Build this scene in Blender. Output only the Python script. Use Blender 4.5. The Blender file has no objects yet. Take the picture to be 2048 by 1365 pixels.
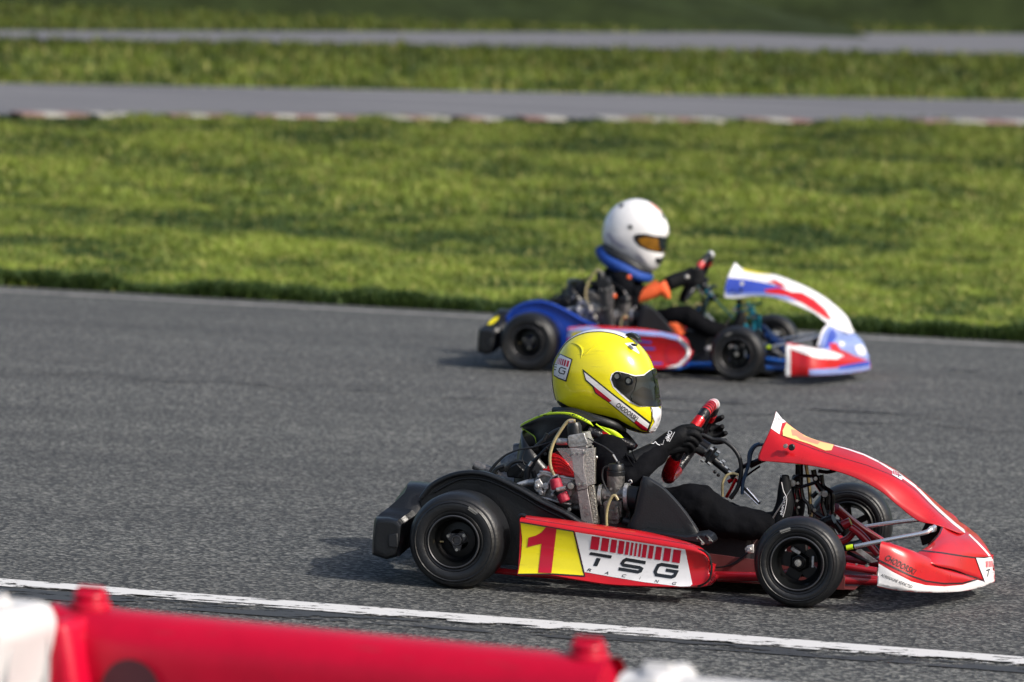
import bpy, bmesh, math, random
import numpy as np
from mathutils import Vector, Matrix, geometry
from mathutils.bvhtree import BVHTree

# ------------------------------------------------------------------ camera, sky, sun, exposure
S = bpy.context.scene
COL = S.collection
W, H = 2048, 1365
F, CAMH, PIT, ROLL = 8503.8, 1.7246, 0.0735, 0.0384
cp, sp, cr, sr = math.cos(PIT), math.sin(PIT), math.cos(ROLL), math.sin(ROLL)
CF = Vector((0, cp, -sp)); CU0 = Vector((0, sp, cp)); CR0 = Vector((1, 0, 0))
CRt = CR0*cr + CU0*sr; CUp = -CR0*sr + CU0*cr
CAM = Vector((0, 0, CAMH))
cd = bpy.data.cameras.new('camera'); cam = bpy.data.objects.new('camera', cd); COL.objects.link(cam)
m = Matrix.Identity(4)
for i, v in enumerate((CRt, CUp, -CF)):
    for j in range(3): m[j][i] = v[j]
m.translation = CAM
cam.matrix_world = m
cd.sensor_width = 36; cd.lens = 36*F/W; cd.clip_end = 2000; cd.clip_start = .1
cd.dof.use_dof = True; cd.dof.focus_distance = 13.25; cd.dof.aperture_fstop = 3.7
S.camera = cam
SUN_EL, SUN_AZ = math.radians(38), math.radians(-33)     # azimuth measured from +X towards +Y
wd = bpy.data.worlds.new('World'); S.world = wd; wd.use_nodes = True
nt = wd.node_tree; sky = nt.nodes.new('ShaderNodeTexSky'); sky.sky_type = 'NISHITA'; sky.sun_disc = False
sdir = Vector((math.cos(SUN_AZ)*math.cos(SUN_EL), math.sin(SUN_AZ)*math.cos(SUN_EL), math.sin(SUN_EL)))
sky.sun_elevation = SUN_EL; sky.sun_rotation = math.atan2(sdir.x, sdir.y)
sky.dust_density = 4.0; sky.air_density = 1.0; sky.ozone_density = 1.0
bg = nt.nodes['Background']; nt.links.new(sky.outputs[0], bg.inputs[0]); bg.inputs[1].default_value = .125
ld = bpy.data.lights.new('sun', 'SUN'); ld.energy = 3.0; ld.angle = math.radians(1.2); ld.color = (1, .95, .87)
sun = bpy.data.objects.new('sun', ld); COL.objects.link(sun); sun.location = (0, 0, 30)
sun.rotation_euler = sdir.to_track_quat('Z', 'Y').to_euler()
S.view_settings.view_transform = 'Standard'; S.view_settings.look = 'None'
S.view_settings.exposure = 0.36; S.view_settings.gamma = 1
random.seed(7); rng = np.random.default_rng(7)

# ------------------------------------------------------------------ materials
def mat(name, col, rough=.5, metal=0., coat=0., var=0., vscale=8., bump=0., bscale=60., col2=None, rvar=0., trans=0., spec=.5, sheen=0., ior=None, grime=0.):
    mt = bpy.data.materials.new(name); mt.use_nodes = True; t = mt.node_tree; b = t.nodes['Principled BSDF']
    b.inputs['Base Color'].default_value = (*col, 1); b.inputs['Roughness'].default_value = rough
    b.inputs['Metallic'].default_value = metal; b.inputs['Coat Weight'].default_value = coat
    b.inputs['Coat Roughness'].default_value = .04; b.inputs['Transmission Weight'].default_value = trans
    b.inputs['Specular IOR Level'].default_value = spec
    b.inputs['Sheen Weight'].default_value = sheen
    if ior: b.inputs['IOR'].default_value = ior
    tc = t.nodes.new('ShaderNodeTexCoord')
    if var or rvar:
        n = t.nodes.new('ShaderNodeTexNoise'); n.inputs['Scale'].default_value = vscale; n.inputs['Detail'].default_value = 6
        n.inputs['Roughness'].default_value = .65
        t.links.new(tc.outputs['Object'], n.inputs['Vector'])
        r = t.nodes.new('ShaderNodeValToRGB'); r.color_ramp.elements[0].position = .35; r.color_ramp.elements[1].position = .7
        c2 = col2 or tuple(max(0, c*(1-var)) for c in col)
        r.color_ramp.elements[0].color = (*c2, 1); r.color_ramp.elements[1].color = (*col, 1)
        t.links.new(n.outputs['Fac'], r.inputs[0]); t.links.new(r.outputs[0], b.inputs['Base Color'])
        if rvar:
            mp = t.nodes.new('ShaderNodeMapRange'); mp.inputs['To Min'].default_value = max(0, rough-rvar); mp.inputs['To Max'].default_value = rough+rvar
            t.links.new(n.outputs['Fac'], mp.inputs['Value']); t.links.new(mp.outputs[0], b.inputs['Roughness'])
    if grime:      # long thin rubs and specks of dirt
        mp_ = t.nodes.new('ShaderNodeMapping'); mp_.inputs['Scale'].default_value = (9, 40, 70); mp_.inputs['Rotation'].default_value = (0, .25, 0)
        t.links.new(tc.outputs['Object'], mp_.inputs[0])
        g1 = t.nodes.new('ShaderNodeTexNoise'); g1.inputs['Scale'].default_value = 1.; g1.inputs['Detail'].default_value = 7; g1.inputs['Roughness'].default_value = .7
        t.links.new(mp_.outputs[0], g1.inputs['Vector'])
        gr = t.nodes.new('ShaderNodeValToRGB'); gr.color_ramp.elements[0].position = .60; gr.color_ramp.elements[1].position = .72
        gr.color_ramp.elements[1].color = (grime, grime, grime, 1); t.links.new(g1.outputs['Fac'], gr.inputs[0])
        mx_ = t.nodes.new('ShaderNodeMix'); mx_.data_type = 'RGBA'; mx_.inputs[7].default_value = (*[c*.35+.035 for c in col], 1)
        src = b.inputs['Base Color'].links[0].from_socket if b.inputs['Base Color'].links else None
        if src: t.links.new(src, mx_.inputs[6])
        else: mx_.inputs[6].default_value = (*col, 1)
        t.links.new(gr.outputs[0], mx_.inputs[0]); t.links.new(mx_.outputs[2], b.inputs['Base Color'])
    if bump:
        n2 = t.nodes.new('ShaderNodeTexNoise'); n2.inputs['Scale'].default_value = bscale; n2.inputs['Detail'].default_value = 5
        t.links.new(tc.outputs['Object'], n2.inputs['Vector'])
        bp = t.nodes.new('ShaderNodeBump'); bp.inputs['Strength'].default_value = bump; bp.inputs['Distance'].default_value = .01
        t.links.new(n2.outputs['Fac'], bp.inputs['Height']); t.links.new(bp.outputs[0], b.inputs['Normal'])
    return mt

M = dict(
 rubber=mat('tyre rubber', (.010, .011, .013), .42, var=.35, vscale=14, bump=.15, bscale=90, rvar=.10),
 rim=mat('black rim', (.007, .008, .009), .35, metal=.3, rvar=.1, var=.2),
 black=mat('black plastic', (.008, .0095, .012), .34, var=.3, vscale=9, bump=.10, bscale=120, rvar=.10),
 dull=mat('matt black plastic', (.010, .012, .015), .5, var=.3, vscale=14, bump=.08, bscale=160),
 anod=mat('black anodised metal', (.012, .012, .014), .22, metal=.6, rvar=.1, var=.2),
 red=mat('red painted plastic', (.52, .006, .011), .30, coat=.4, var=.16, vscale=16, rvar=.08, grime=.5),
 redf=mat('red frame paint', (.36, .010, .018), .25, coat=.7, var=.2, vscale=20),
 redm=mat('red anodised metal', (.72, .008, .015), .14, metal=.6, coat=.6, bump=.4, bscale=35),
 pink=mat('dusty red filter', (.42, .02, .05), .55, var=.3, vscale=60, bump=.2),
 dred=mat('dark red sticker', (.46, .004, .026), .3, coat=.3),
 yellow=mat('yellow sticker', (.80, .70, .01), .3, coat=.4, var=.06, vscale=12, grime=.5),
 pyel=mat('pale yellow sticker', (.80, .60, .22), .3, coat=.4),
 psalm=mat('pale red sticker', (.75, .28, .16), .3, coat=.4),
 white=mat('white sticker', (.78, .78, .80), .3, coat=.4, var=.06, vscale=12, grime=.5),
 ink=mat('black sticker', (.012, .014, .018), .35, coat=.2),
 helm=mat('fluorescent yellow paint', (.84, .77, .008), .24, coat=.6, var=.30, vscale=9, rvar=.1, col2=(.74, .66, .012), grime=.5),
 hwhite=mat('white helmet paint', (.88, .88, .89), .22, coat=.8, var=.12, vscale=14, grime=.5),
 lime=mat('lime edging', (.62, .85, .02), .4, var=.2, vscale=30),
 blue=mat('blue painted plastic', (.008, .055, .42), .25, coat=.7, var=.2, vscale=8),
 bluef=mat('blue frame paint', (.01, .09, .40), .3, coat=.5, var=.2),
 violet=mat('violet blue sticker', (.05, .09, .50), .25, coat=.6, var=.2, vscale=10),
 lilac=mat('pale blue sticker', (.28, .36, .72), .22, coat=.7, var=.25, vscale=10),
 cyan=mat('cyan anodised metal', (.02, .42, .58), .22, metal=.6, var=.2),
 orange=mat('orange fabric', (.85, .13, .03), .7, var=.2, vscale=20, bump=.3),
 collar=mat('blue padded fabric', (.006, .06, .34), .7, var=.3, vscale=20, bump=.3),
 alu=mat('cast aluminium', (.72, .71, .70), .40, metal=.7, var=.6, vscale=28, bump=.25, bscale=90, rvar=.15),
 dalu=mat('oily engine metal', (.30, .29, .28), .42, metal=.7, var=.7, vscale=30, bump=.3, bscale=80, rvar=.15),
 strap=mat('dull grey steel', (.30, .275, .275), .42, metal=.45, var=.35, vscale=60, bump=.2, bscale=140),
 chrome=mat('chrome', (.88, .88, .90), .26, metal=.85, var=.1, vscale=20),
 bolt=mat('zinc bolt', (.65, .64, .60), .3, metal=.9, var=.3, vscale=60),
 hose=mat('amber fuel hose', (.50, .42, .22), .3, var=.4, vscale=18, coat=.3),
 bhose=mat('blue black hose', (.01, .035, .08), .3, coat=.3),
 tray=mat('red brown tray', (.22, .06, .06), .35, metal=.4, var=.4, vscale=7, rvar=.1),
 suit=mat('black suit fabric', (.0035, .004, .006), .85, var=.35, vscale=12, bump=.9, bscale=14, spec=.1),
 glove=mat('black glove fabric', (.004, .005, .007), .7, var=.3, vscale=50, bump=.25, bscale=60, spec=.2),
 leather=mat('black shiny vinyl', (.007, .007, .010), .30, var=.3, vscale=20, bump=1., bscale=30),
 skin=mat('skin', (.50, .28, .20), .5, var=.15),
 visor=mat('smoked visor', (.004, .005, .006), .12, spec=.35),
 vint=mat('visor inner', (.004, .005, .006), .35),
 vlens=mat('tinted lens', (.010, .015, .016), .10, spec=.35),
 avis=mat('amber visor', (.55, .24, .01), .08, metal=.5, coat=1., var=.7, vscale=8),
 clear=mat('scuffed clear plastic', (.6, .6, .62), .15, spec=.6),
 stamp=mat('stamped foil', (.50, .48, .42), .35, metal=.7, var=.7, vscale=170, bump=.6, bscale=200),
 rimedge=mat('worn rim edge', (.10, .10, .105), .35, metal=.7),
 bred=mat('red barrier plastic', (.54, .001, .028), .38, var=.18, vscale=7, bump=.05, spec=.35, grime=.5),
 bwhite=mat('white barrier plastic', (.64, .635, .64), .45, var=.12, vscale=6, grime=.5),
 gold=mat('pale brass', (.55, .42, .2), .3, metal=.8, var=.3, vscale=30),
)

M['clear'].node_tree.nodes['Principled BSDF'].inputs['Alpha'].default_value = .13
# ------------------------------------------------------------------ geometry helpers
def V3(*a): return Vector(a)
def cr_spline(pts, k=5, closed=False):
    P = [np.array(p, float) for p in pts]; n = len(P)
    if n < 3 and not closed: return [Vector(p) for p in P]
    out = []
    rngi = range(n if closed else n-1)
    for i in rngi:
        if closed: a, b, c, d = P[(i-1) % n], P[i], P[(i+1) % n], P[(i+2) % n]
        else: a, b, c, d = P[max(i-1, 0)], P[i], P[i+1], P[min(i+2, n-1)]
        for j in range(k):
            t = j/k
            out.append(.5*((2*b)+(-a+c)*t+(2*a-5*b+4*c-d)*t*t+(-a+3*b-3*c+d)*t**3))
    if not closed: out.append(P[-1])
    return out
def tube(pts, r, n=10, k=5, smooth=True, flat=None):
    rr = r if isinstance(r, (list, tuple)) else [r]*len(pts)
    q = [tuple(p)+(ri,) for p, ri in zip(pts, rr)]
    if smooth and len(q) > 2: q = cr_spline(q, k)
    P = [Vector(p[:3]) for p in q]; R = [max(p[3], 1e-4) for p in q]
    V, Fc = [], []
    up = None
    for i, p in enumerate(P):
        d = (P[min(i+1, len(P)-1)]-P[max(i-1, 0)])
        if d.length < 1e-9: d = Vector((1, 0, 0))
        d.normalize()
        if up is None: up = Vector((0, 1, 0)) if abs(d.y) < .9 else Vector((0, 0, 1))
        a = (up - d*up.dot(d)).normalized(); up = a; b = d.cross(a)
        for j in range(n):
            t = 2*math.pi*j/n
            V.append(p + a*(math.cos(t)*R[i]*(flat or 1)) + b*(math.sin(t)*R[i]))
    for i in range(len(P)-1):
        for j in range(n):
            Fc.append((i*n+j, i*n+(j+1) % n, (i+1)*n+(j+1) % n, (i+1)*n+j))
    Fc.append(tuple(range(n))[::-1]); Fc.append(tuple(range((len(P)-1)*n, len(P)*n)))
    return V, Fc
def frame(ax):
    ax = Vector(ax).normalized(); h = Vector((0, 0, 1)) if abs(ax.z) < .9 else Vector((1, 0, 0))
    a = (h-ax*h.dot(ax)).normalized(); return ax, a, ax.cross(a)
def lathe(prof, c, ax, n=48, closed=False):
    ax, a, b = frame(ax); c = Vector(c); V, Fc = [], []
    for r, h in prof:
        for j in range(n):
            t = 2*math.pi*j/n; V.append(c+ax*h+a*(math.cos(t)*r)+b*(math.sin(t)*r))
    m_ = len(prof)
    for i in range(m_ if closed else m_-1):
        i2 = (i+1) % m_
        for j in range(n): Fc.append((i*n+j, i*n+(j+1) % n, i2*n+(j+1) % n, i2*n+j))
    if not closed:
        Fc.append(tuple(range(n))[::-1]); Fc.append(tuple(range((m_-1)*n, m_*n)))
    return V, Fc
def cyl(c, ax, r, l, n=20, r2=None):
    return lathe([(r, -l/2), (r if r2 is None else r2, l/2)], c, ax, n)
def prism(poly, y0, y1):           # poly: local (x,z) points, extruded along Y
    n = len(poly); V = [Vector((p[0], y0, p[-1])) for p in poly]+[Vector((p[0], y1, p[-1])) for p in poly]
    Fc = [tuple(range(n)), tuple(range(n, 2*n))[::-1]]
    for i in range(n): j = (i+1) % n; Fc.append((i, i+n, j+n, j))
    return V, Fc
def box(c, s, rot=None):
    V = [Vector((x*s[0]/2, y*s[1]/2, z*s[2]/2)) for x in (-1, 1) for y in (-1, 1) for z in (-1, 1)]
    if rot: V = [rot @ v for v in V]
    return [v+Vector(c) for v in V], [(0, 1, 3, 2), (4, 6, 7, 5), (0, 4, 5, 1), (2, 3, 7, 6), (0, 2, 6, 4), (1, 5, 7, 3)]
def ball(c, r, nu=16, nv=10):
    r = r if isinstance(r, (tuple, list)) else (r, r, r); V, Fc = [], []
    for i in range(nv+1):
        ph = math.pi*i/nv
        for j in range(nu):
            t = 2*math.pi*j/nu
            V.append(Vector(c)+Vector((r[0]*math.sin(ph)*math.cos(t), r[1]*math.sin(ph)*math.sin(t), r[2]*math.cos(ph))))
    for i in range(nv):
        for j in range(nu): Fc.append((i*nu+j, i*nu+(j+1) % nu, (i+1)*nu+(j+1) % nu, (i+1)*nu+j))
    return V, Fc
def grid(rows, ku=5, kv=5, closed_v=False):   # rows: equal-length lists of points
    rows = [cr_spline(r, kv, closed_v) for r in rows]
    cols = list(zip(*rows)); cols = [cr_spline(c, ku) for c in cols]
    nu, nv = len(cols[0]), len(cols)
    V = [Vector(cols[j][i]) for i in range(nu) for j in range(nv)]; Fc = []
    for i in range(nu-1):
        for j in range(nv if closed_v else nv-1):
            j2 = (j+1) % nv; Fc.append((i*nv+j, i*nv+j2, (i+1)*nv+j2, (i+1)*nv+j))
    if closed_v: Fc.append(tuple(range(nv))[::-1]); Fc.append(tuple(range((nu-1)*nv, nu*nv)))
    return V, Fc
def mirror(p): return [Vector((v[0], -v[1], v[2])) for v in p[0]], [f[::-1] for f in p[1]]
def mk(name, parts, material, parent=None, bevel=0, sm=40, remesh=0, solid=0, smooth_it=0, seg=2, weld=0):
    if isinstance(parts, tuple): parts = [parts]
    mats = material if isinstance(material, list) else [material]
    V, Fc, MI = [], [], []
    for p in parts:
        o = len(V); V += [tuple(v) for v in p[0]]; Fc += [tuple(i+o for i in f) for f in p[1]]
        MI += [p[2] if len(p) > 2 else 0]*len(p[1])
    me = bpy.data.meshes.new(name); me.from_pydata(V, [], Fc)
    for mm in mats: me.materials.append(M[mm] if isinstance(mm, str) else mm)
    me.polygons.foreach_set('material_index', MI)
    bm = bmesh.new(); bm.from_mesh(me)
    if weld: bmesh.ops.remove_doubles(bm, verts=bm.verts, dist=weld)
    bmesh.ops.recalc_face_normals(bm, faces=bm.faces); bm.to_mesh(me); bm.free()
    me.shade_smooth()
    if sm < 180 and not remesh: me.set_sharp_from_angle(angle=math.radians(sm))
    ob = bpy.data.objects.new(name, me); COL.objects.link(ob)
    if parent: ob.parent = parent
    if solid:
        s = ob.modifiers.new('solid', 'SOLIDIFY'); s.thickness = solid; s.offset = -1
    if bevel:
        b = ob.modifiers.new('bevel', 'BEVEL'); b.width = bevel; b.segments = seg; b.limit_method = 'ANGLE'; b.angle_limit = math.radians(35); b.harden_normals = False
    if remesh:
        r = ob.modifiers.new('remesh', 'REMESH'); r.mode = 'VOXEL'; r.voxel_size = remesh; r.use_smooth_shade = True
        if smooth_it:
            s = ob.modifiers.new('smooth', 'SMOOTH'); s.factor = .5; s.iterations = smooth_it
    return ob
def mk_each(name, parts, material, parent=None, g=1, **kw):
    return [mk(name, parts[i:i+g], material, parent, **kw) for i in range(0, len(parts), g)]
def tag(o, label, cat, group=None, kind=None):
    if label: o['label'] = label
    if cat: o['category'] = cat
    if group: o['group'] = group
    if kind: o['kind'] = kind
    return o
def empty(name, loc, rz=0):
    o = bpy.data.objects.new(name, None); COL.objects.link(o); o.location = loc; o.rotation_euler = (0, 0, rz); o.empty_display_size = .1
    return o

# ------------------------------------------------------------------ reading the photograph: rays -> planes in a kart's own frame
ZT = {'f': (0, 0, 1), 'a': (730, 640, 2.4375), 'h': (1020, 640, 4.876), 'e': (980, 820, 5.25), 's': (1200, 780, 4.875), 'p': (1000, 1000, 4.551),
      'w': (1420, 900, 4.0147), 'n': (1500, 800, 3.25), 'r': (1720, 1020, 6.827), 'A': (930, 380, 3.412), 'B': (1250, 480, 4.0157)}
KART = {1: (-.0057, 13.6171, .2206), 2: (.2278, 22.0237, .2227)}
def ray(px, py):
    return (CF + CRt*((px-W/2)/F) + CUp*((H/2-py)/F)).normalized()
def loc_ray(z, x, y, k):
    ox, oy, s = ZT[z]; d = ray(ox+x/s, oy+y/s); kx, ky, a = KART[k]; c, sn = math.cos(a), math.sin(a)
    o = CAM-Vector((kx, ky, 0))
    f = lambda v: Vector((c*v.x-sn*v.y, sn*v.x+c*v.y, v.z))
    return f(o), f(d)
def P(z, x, y, Y=0., k=1):
    o, d = loc_ray(z, x, y, k); t = (Y-o.y)/d.y; return o+d*t
def PP(z, pts, Y=0., k=1): return [P(z, p[0], p[1], p[2] if len(p) > 2 else Y, k) for p in pts]
def bvh_of(obs):
    V, Fc = [], []
    for ob in (obs if isinstance(obs, list) else [obs]):
        o = len(V); V += [v.co.copy() for v in ob.data.vertices]; Fc += [tuple(i+o for i in p.vertices) for p in ob.data.polygons]
    return BVHTree.FromPolygons(V, Fc)
def slice_bm(bm, step):
    xs = [v.co.x for v in bm.verts]; ys = [v.co.y for v in bm.verts]
    for ax, a, b in ((0, min(xs), max(xs)), (1, min(ys), max(ys))):
        n = int((b-a)/step); 
        for i in range(1, n+1):
            co = [0, 0, 0]; co[ax] = a+i*(b-a)/(n+1); no = [0, 0, 0]; no[ax] = 1
            bmesh.ops.bisect_plane(bm, geom=bm.verts[:]+bm.edges[:]+bm.faces[:], plane_co=co, plane_no=no, dist=1e-6)
def flat_polys(polys):
    V, Fc = [], []
    for poly in polys:
        o = len(V); V += [(p[0], p[1], 0) for p in poly]
        for t in geometry.tessellate_polygon([[Vector((p[0], p[1], 0)) for p in poly]]): Fc.append(tuple(i+o for i in t))
    return V, Fc
def strokes(path, w, closed=False):      # thick polyline -> quads as polygons
    pts = [Vector(p) for p in path]; n = len(pts); L, R_ = [], []
    for i in range(n):
        a = pts[(i-1) % n] if (closed or i) else pts[i]; b = pts[(i+1) % n] if (closed or i < n-1) else pts[i]
        d1 = (pts[i]-a); d2 = (b-pts[i])
        if d1.length < 1e-6: d1 = d2
        if d2.length < 1e-6: d2 = d1
        d1 = d1.normalized(); d2 = d2.normalized(); t = (d1+d2)
        t = t.normalized() if t.length > 1e-6 else d1
        nn = Vector((-t.y, t.x)); cs = max(.5, abs(nn.dot(Vector((-d1.y, d1.x)))))
        ww = w[i] if isinstance(w, (list, tuple)) else w
        L.append(pts[i]+nn*(ww/2/cs)); R_.append(pts[i]-nn*(ww/2/cs))
    out = []
    for i in range(n if closed else n-1):
        j = (i+1) % n; out.append([L[i], L[j], R_[j], R_[i]])
    return out
_tc = {}
def text_flat(s, o, adv, up, shear=0., bold=0.):   # text whose baseline runs from o along adv (total width) with cap height vector up
    key = (s, shear, bold)
    if key not in _tc:
        c = bpy.data.curves.new('t', 'FONT'); c.body = s; c.shear = shear; c.resolution_u = 3; c.offset = bold
        ob = bpy.data.objects.new('t', c); COL.objects.link(ob); bpy.context.view_layer.update()
        me = ob.evaluated_get(bpy.context.evaluated_depsgraph_get()).to_mesh()
        _tc[key] = ([v.co.copy() for v in me.vertices], [tuple(p.vertices) for p in me.polygons])
        bpy.data.objects.remove(ob); bpy.data.curves.remove(c)
    vs, fs = _tc[key]
    x0 = min(v.x for v in vs); x1 = max(v.x for v in vs); hh = .70
    return [(o[0]+adv[0]*(v.x-x0)/(x1-x0)+up[0]*v.y/hh, o[1]+adv[1]*(v.x-x0)/(x1-x0)+up[1]*v.y/hh, 0) for v in vs], fs
def decal(name, z, flats, bvh, material, parent, off=.0012, step=14, k=1, Y=-.5):
    if isinstance(flats, tuple): flats = [flats]
    me = bpy.data.meshes.new(name); V, Fc = [], []
    for fl in flats:
        o = len(V); V += fl[0]; Fc += [tuple(i+o for i in f) for f in fl[1]]
    me.from_pydata(V, [], Fc); bm = bmesh.new(); bm.from_mesh(me); slice_bm(bm, step)
    for v in bm.verts:
        o, d = loc_ray(z, v.co.x, v.co.y, k); hit = bvh.ray_cast(o, d)
        if hit[0] is None or hit[0].y > .06 or abs(hit[0].y-Y) > .75:
            best = None
            for i in range(36):
                yy = -.70+.02*i; q = o+d*((yy-o.y)/d.y); hq = bvh.find_nearest(q)
                if hq[0] is not None and (best is None or hq[3] < best[1]): best = (hq[0], hq[3])
            v.co = best[0]-d*off
        else: v.co = hit[0]-d*off
    bmesh.ops.triangulate(bm, faces=bm.faces); bm.to_mesh(me); bm.free()
    me.materials.append(M[material]); me.shade_smooth()
    ob = bpy.data.objects.new(name, me); COL.objects.link(ob); ob.parent = parent
    return ob

# ------------------------------------------------------------------ setting: ground, roads, kerbs, lines
def hz(x, y):
    s = max(0., y-26.5); z = .035*s*(s/(s+1.5)) if s > 0 else 0
    if y > 130: z += (y-130)**2*.0006
    return z
def ghit(px, py):
    d = ray(px, py); t = 5.
    while t < 400:
        p = CAM+d*t
        if p.z < hz(p.x, p.y): break
        t += .05 if t < 30 else .1
    a, b = t-.1, t
    for _ in range(20):
        mm = (a+b)/2; p = CAM+d*mm
        if p.z < hz(p.x, p.y): b = mm
        else: a = mm
    return CAM+d*b
def node_mat(name):
    mt = bpy.data.materials.new(name); mt.use_nodes = True; return mt, mt.node_tree, mt.node_tree.nodes['Principled BSDF']
TRK = -.33      # heading of the near track
def asphalt(name, c0, c1, c2, bumpy=1.):
    mt, t, b = node_mat(name); N = t.nodes; Lk = t.links
    tc = N.new('ShaderNodeTexCoord'); mp = N.new('ShaderNodeMapping'); mp.inputs['Rotation'].default_value = (0, 0, .30); mp.inputs['Scale'].default_value = (.75, 1, 1)
    Lk.new(tc.outputs['Object'], mp.inputs['Vector'])
    def noise(sc, det, rough=.6, src=mp):
        n = N.new('ShaderNodeTexNoise'); n.inputs['Scale'].default_value = sc; n.inputs['Detail'].default_value = det; n.inputs['Roughness'].default_value = rough
        Lk.new(src.outputs[0], n.inputs['Vector']); return n
    v = N.new('ShaderNodeTexVoronoi'); v.inputs['Scale'].default_value = 105; Lk.new(mp.outputs[0], v.inputs['Vector'])
    r = N.new('ShaderNodeValToRGB'); r.color_ramp.elements[0].color = (*c0, 1); r.color_ramp.elements[1].color = (*c2, 1)
    e = r.color_ramp.elements.new(.5); e.color = (*c1, 1)
    r.color_ramp.elements[0].position = .1; r.color_ramp.elements[2].position = .98
    sp_ = N.new('ShaderNodeSeparateColor'); Lk.new(v.outputs['Color'], sp_.inputs[0]); 
    n1 = noise(30, 5, .75); mx = N.new('ShaderNodeMix'); mx.inputs[0].default_value = .45
    Lk.new(sp_.outputs[0], mx.inputs[2]); Lk.new(n1.outputs['Fac'], mx.inputs[3]); Lk.new(mx.outputs[0], r.inputs[0])
    # large wear: streaks along the driving line
    m2 = N.new('ShaderNodeMapping'); m2.inputs['Rotation'].default_value = (0, 0, .30); m2.inputs['Scale'].default_value = (.12, 1.1, 1); Lk.new(tc.outputs['Object'], m2.inputs['Vector'])
    n2 = noise(1.6, 6, .6, m2); r2 = N.new('ShaderNodeValToRGB'); r2.color_ramp.elements[0].color = (.66, .665, .68, 1); r2.color_ramp.elements[1].color = (1.25, 1.25, 1.22, 1)
    r2.color_ramp.elements[0].position = .3; r2.color_ramp.elements[1].position = .7
    Lk.new(n2.outputs['Fac'], r2.inputs[0])
    mu = N.new('ShaderNodeMix'); mu.data_type = 'RGBA'; mu.blend_type = 'MULTIPLY'; mu.inputs[0].default_value = 1
    Lk.new(r.outputs[0], mu.inputs[6]); Lk.new(r2.outputs[0], mu.inputs[7]); Lk.new(mu.outputs[2], b.inputs['Base Color'])
    b.inputs['Roughness'].default_value = .85
    bp = N.new('ShaderNodeBump'); bp.inputs['Strength'].default_value = .7*bumpy; bp.inputs['Distance'].default_value = .006
    Lk.new(v.outputs['Distance'], bp.inputs['Height']); Lk.new(bp.outputs[0], b.inputs['Normal'])
    return mt
def grass_mat(name, d, l, y):
    mt, t, b = node_mat(name); N = t.nodes; Lk = t.links
    tc = N.new('ShaderNodeTexCoord'); mp = N.new('ShaderNodeMapping'); mp.inputs['Scale'].default_value = (.6, 1, 1); Lk.new(tc.outputs['Object'], mp.inputs[0])
    n = N.new('ShaderNodeTexNoise'); n.inputs['Scale'].default_value = .55; n.inputs['Detail'].default_value = 8; n.inputs['Roughness'].default_value = .7; Lk.new(mp.outputs[0], n.inputs['Vector'])
    r = N.new('ShaderNodeValToRGB'); r.color_ramp.elements[0].position = .36; r.color_ramp.elements[1].position = .66
    r.color_ramp.elements[0].color = (*d, 1); r.color_ramp.elements[1].color = (*l, 1); Lk.new(n.outputs['Fac'], r.inputs[0])
    n3 = N.new('ShaderNodeTexNoise'); n3.inputs['Scale'].default_value = 3; n3.inputs['Detail'].default_value = 6; Lk.new(mp.outputs[0], n3.inputs['Vector'])
    r3 = N.new('ShaderNodeValToRGB'); r3.color_ramp.elements[0].position = .52; r3.color_ramp.elements[1].position = .72; Lk.new(n3.outputs['Fac'], r3.inputs[0])
    mx = N.new('ShaderNodeMix'); mx.data_type = 'RGBA'; mx.inputs[7].default_value = (*y, 1); Lk.new(r3.outputs[0], mx.inputs[0]); Lk.new(r.outputs[0], mx.inputs[6])
    Lk.new(mx.outputs[2], b.inputs['Base Color']); b.inputs['Roughness'].default_value = .85; b.inputs['Specular IOR Level'].default_value = .2
    return mt
GD, GL, GY = (.030, .055, .010), (.115, .160, .022), (.17, .19, .04)
M['grassg'] = grass_mat('grass ground', GD, GL, GY)
M['asph'] = asphalt('asphalt', (.006, .0075, .009), (.036, .039, .0415), (.32, .32, .30))
M['asph2'] = asphalt('far asphalt', (.10, .10, .11), (.13, .13, .145), (.17, .17, .18), .3)
M['grass'] = None
def build_ground():
    xs = np.concatenate([np.linspace(-260, -14, 18), np.linspace(-12, 12, 97), np.linspace(14, 260, 18)])
    ys = np.concatenate([np.linspace(-30, 24, 12), np.linspace(24.5, 60, 143), np.linspace(61, 130, 70), np.linspace(135, 420, 40)])
    V, Fc = [], []
    for y in ys:
        for x in xs: V.append((x, y, hz(x, y)-.03))
    n = len(xs)
    for i in range(len(ys)-1):
        for j in range(n-1): Fc.append((i*n+j, i*n+j+1, (i+1)*n+j+1, (i+1)*n+j))
    mk('ground', (V, Fc), 'grassg')['kind'] = 'structure'
build_ground()
def line_pts(a, b, n, ext=0.):      # world points of a straight line on the terrain, extended on both ends
    A, B = ghit(*a), ghit(*b); A.z = B.z = 0; d = (B-A); out = []
    for i in range(n+1):
        t = -ext+(1+2*ext)*i/n; p = A+d*t; out.append(p)
    return out
def strip(name, A, B, z, material, nv=6, wob=None, **kw):
    n = len(A); V, Fc = [], []
    for i in range(n):
        for j in range(nv+1):
            q = A[i].lerp(B[i], j/nv); V.append((q.x, q.y, hz(q.x, q.y)+z))
    for i in range(n-1):
        for j in range(nv): Fc.append((i*(nv+1)+j, i*(nv+1)+j+1, (i+1)*(nv+1)+j+1, (i+1)*(nv+1)+j))
    o = mk(name, (V, Fc), material); o['kind'] = 'structure'; return o
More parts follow.
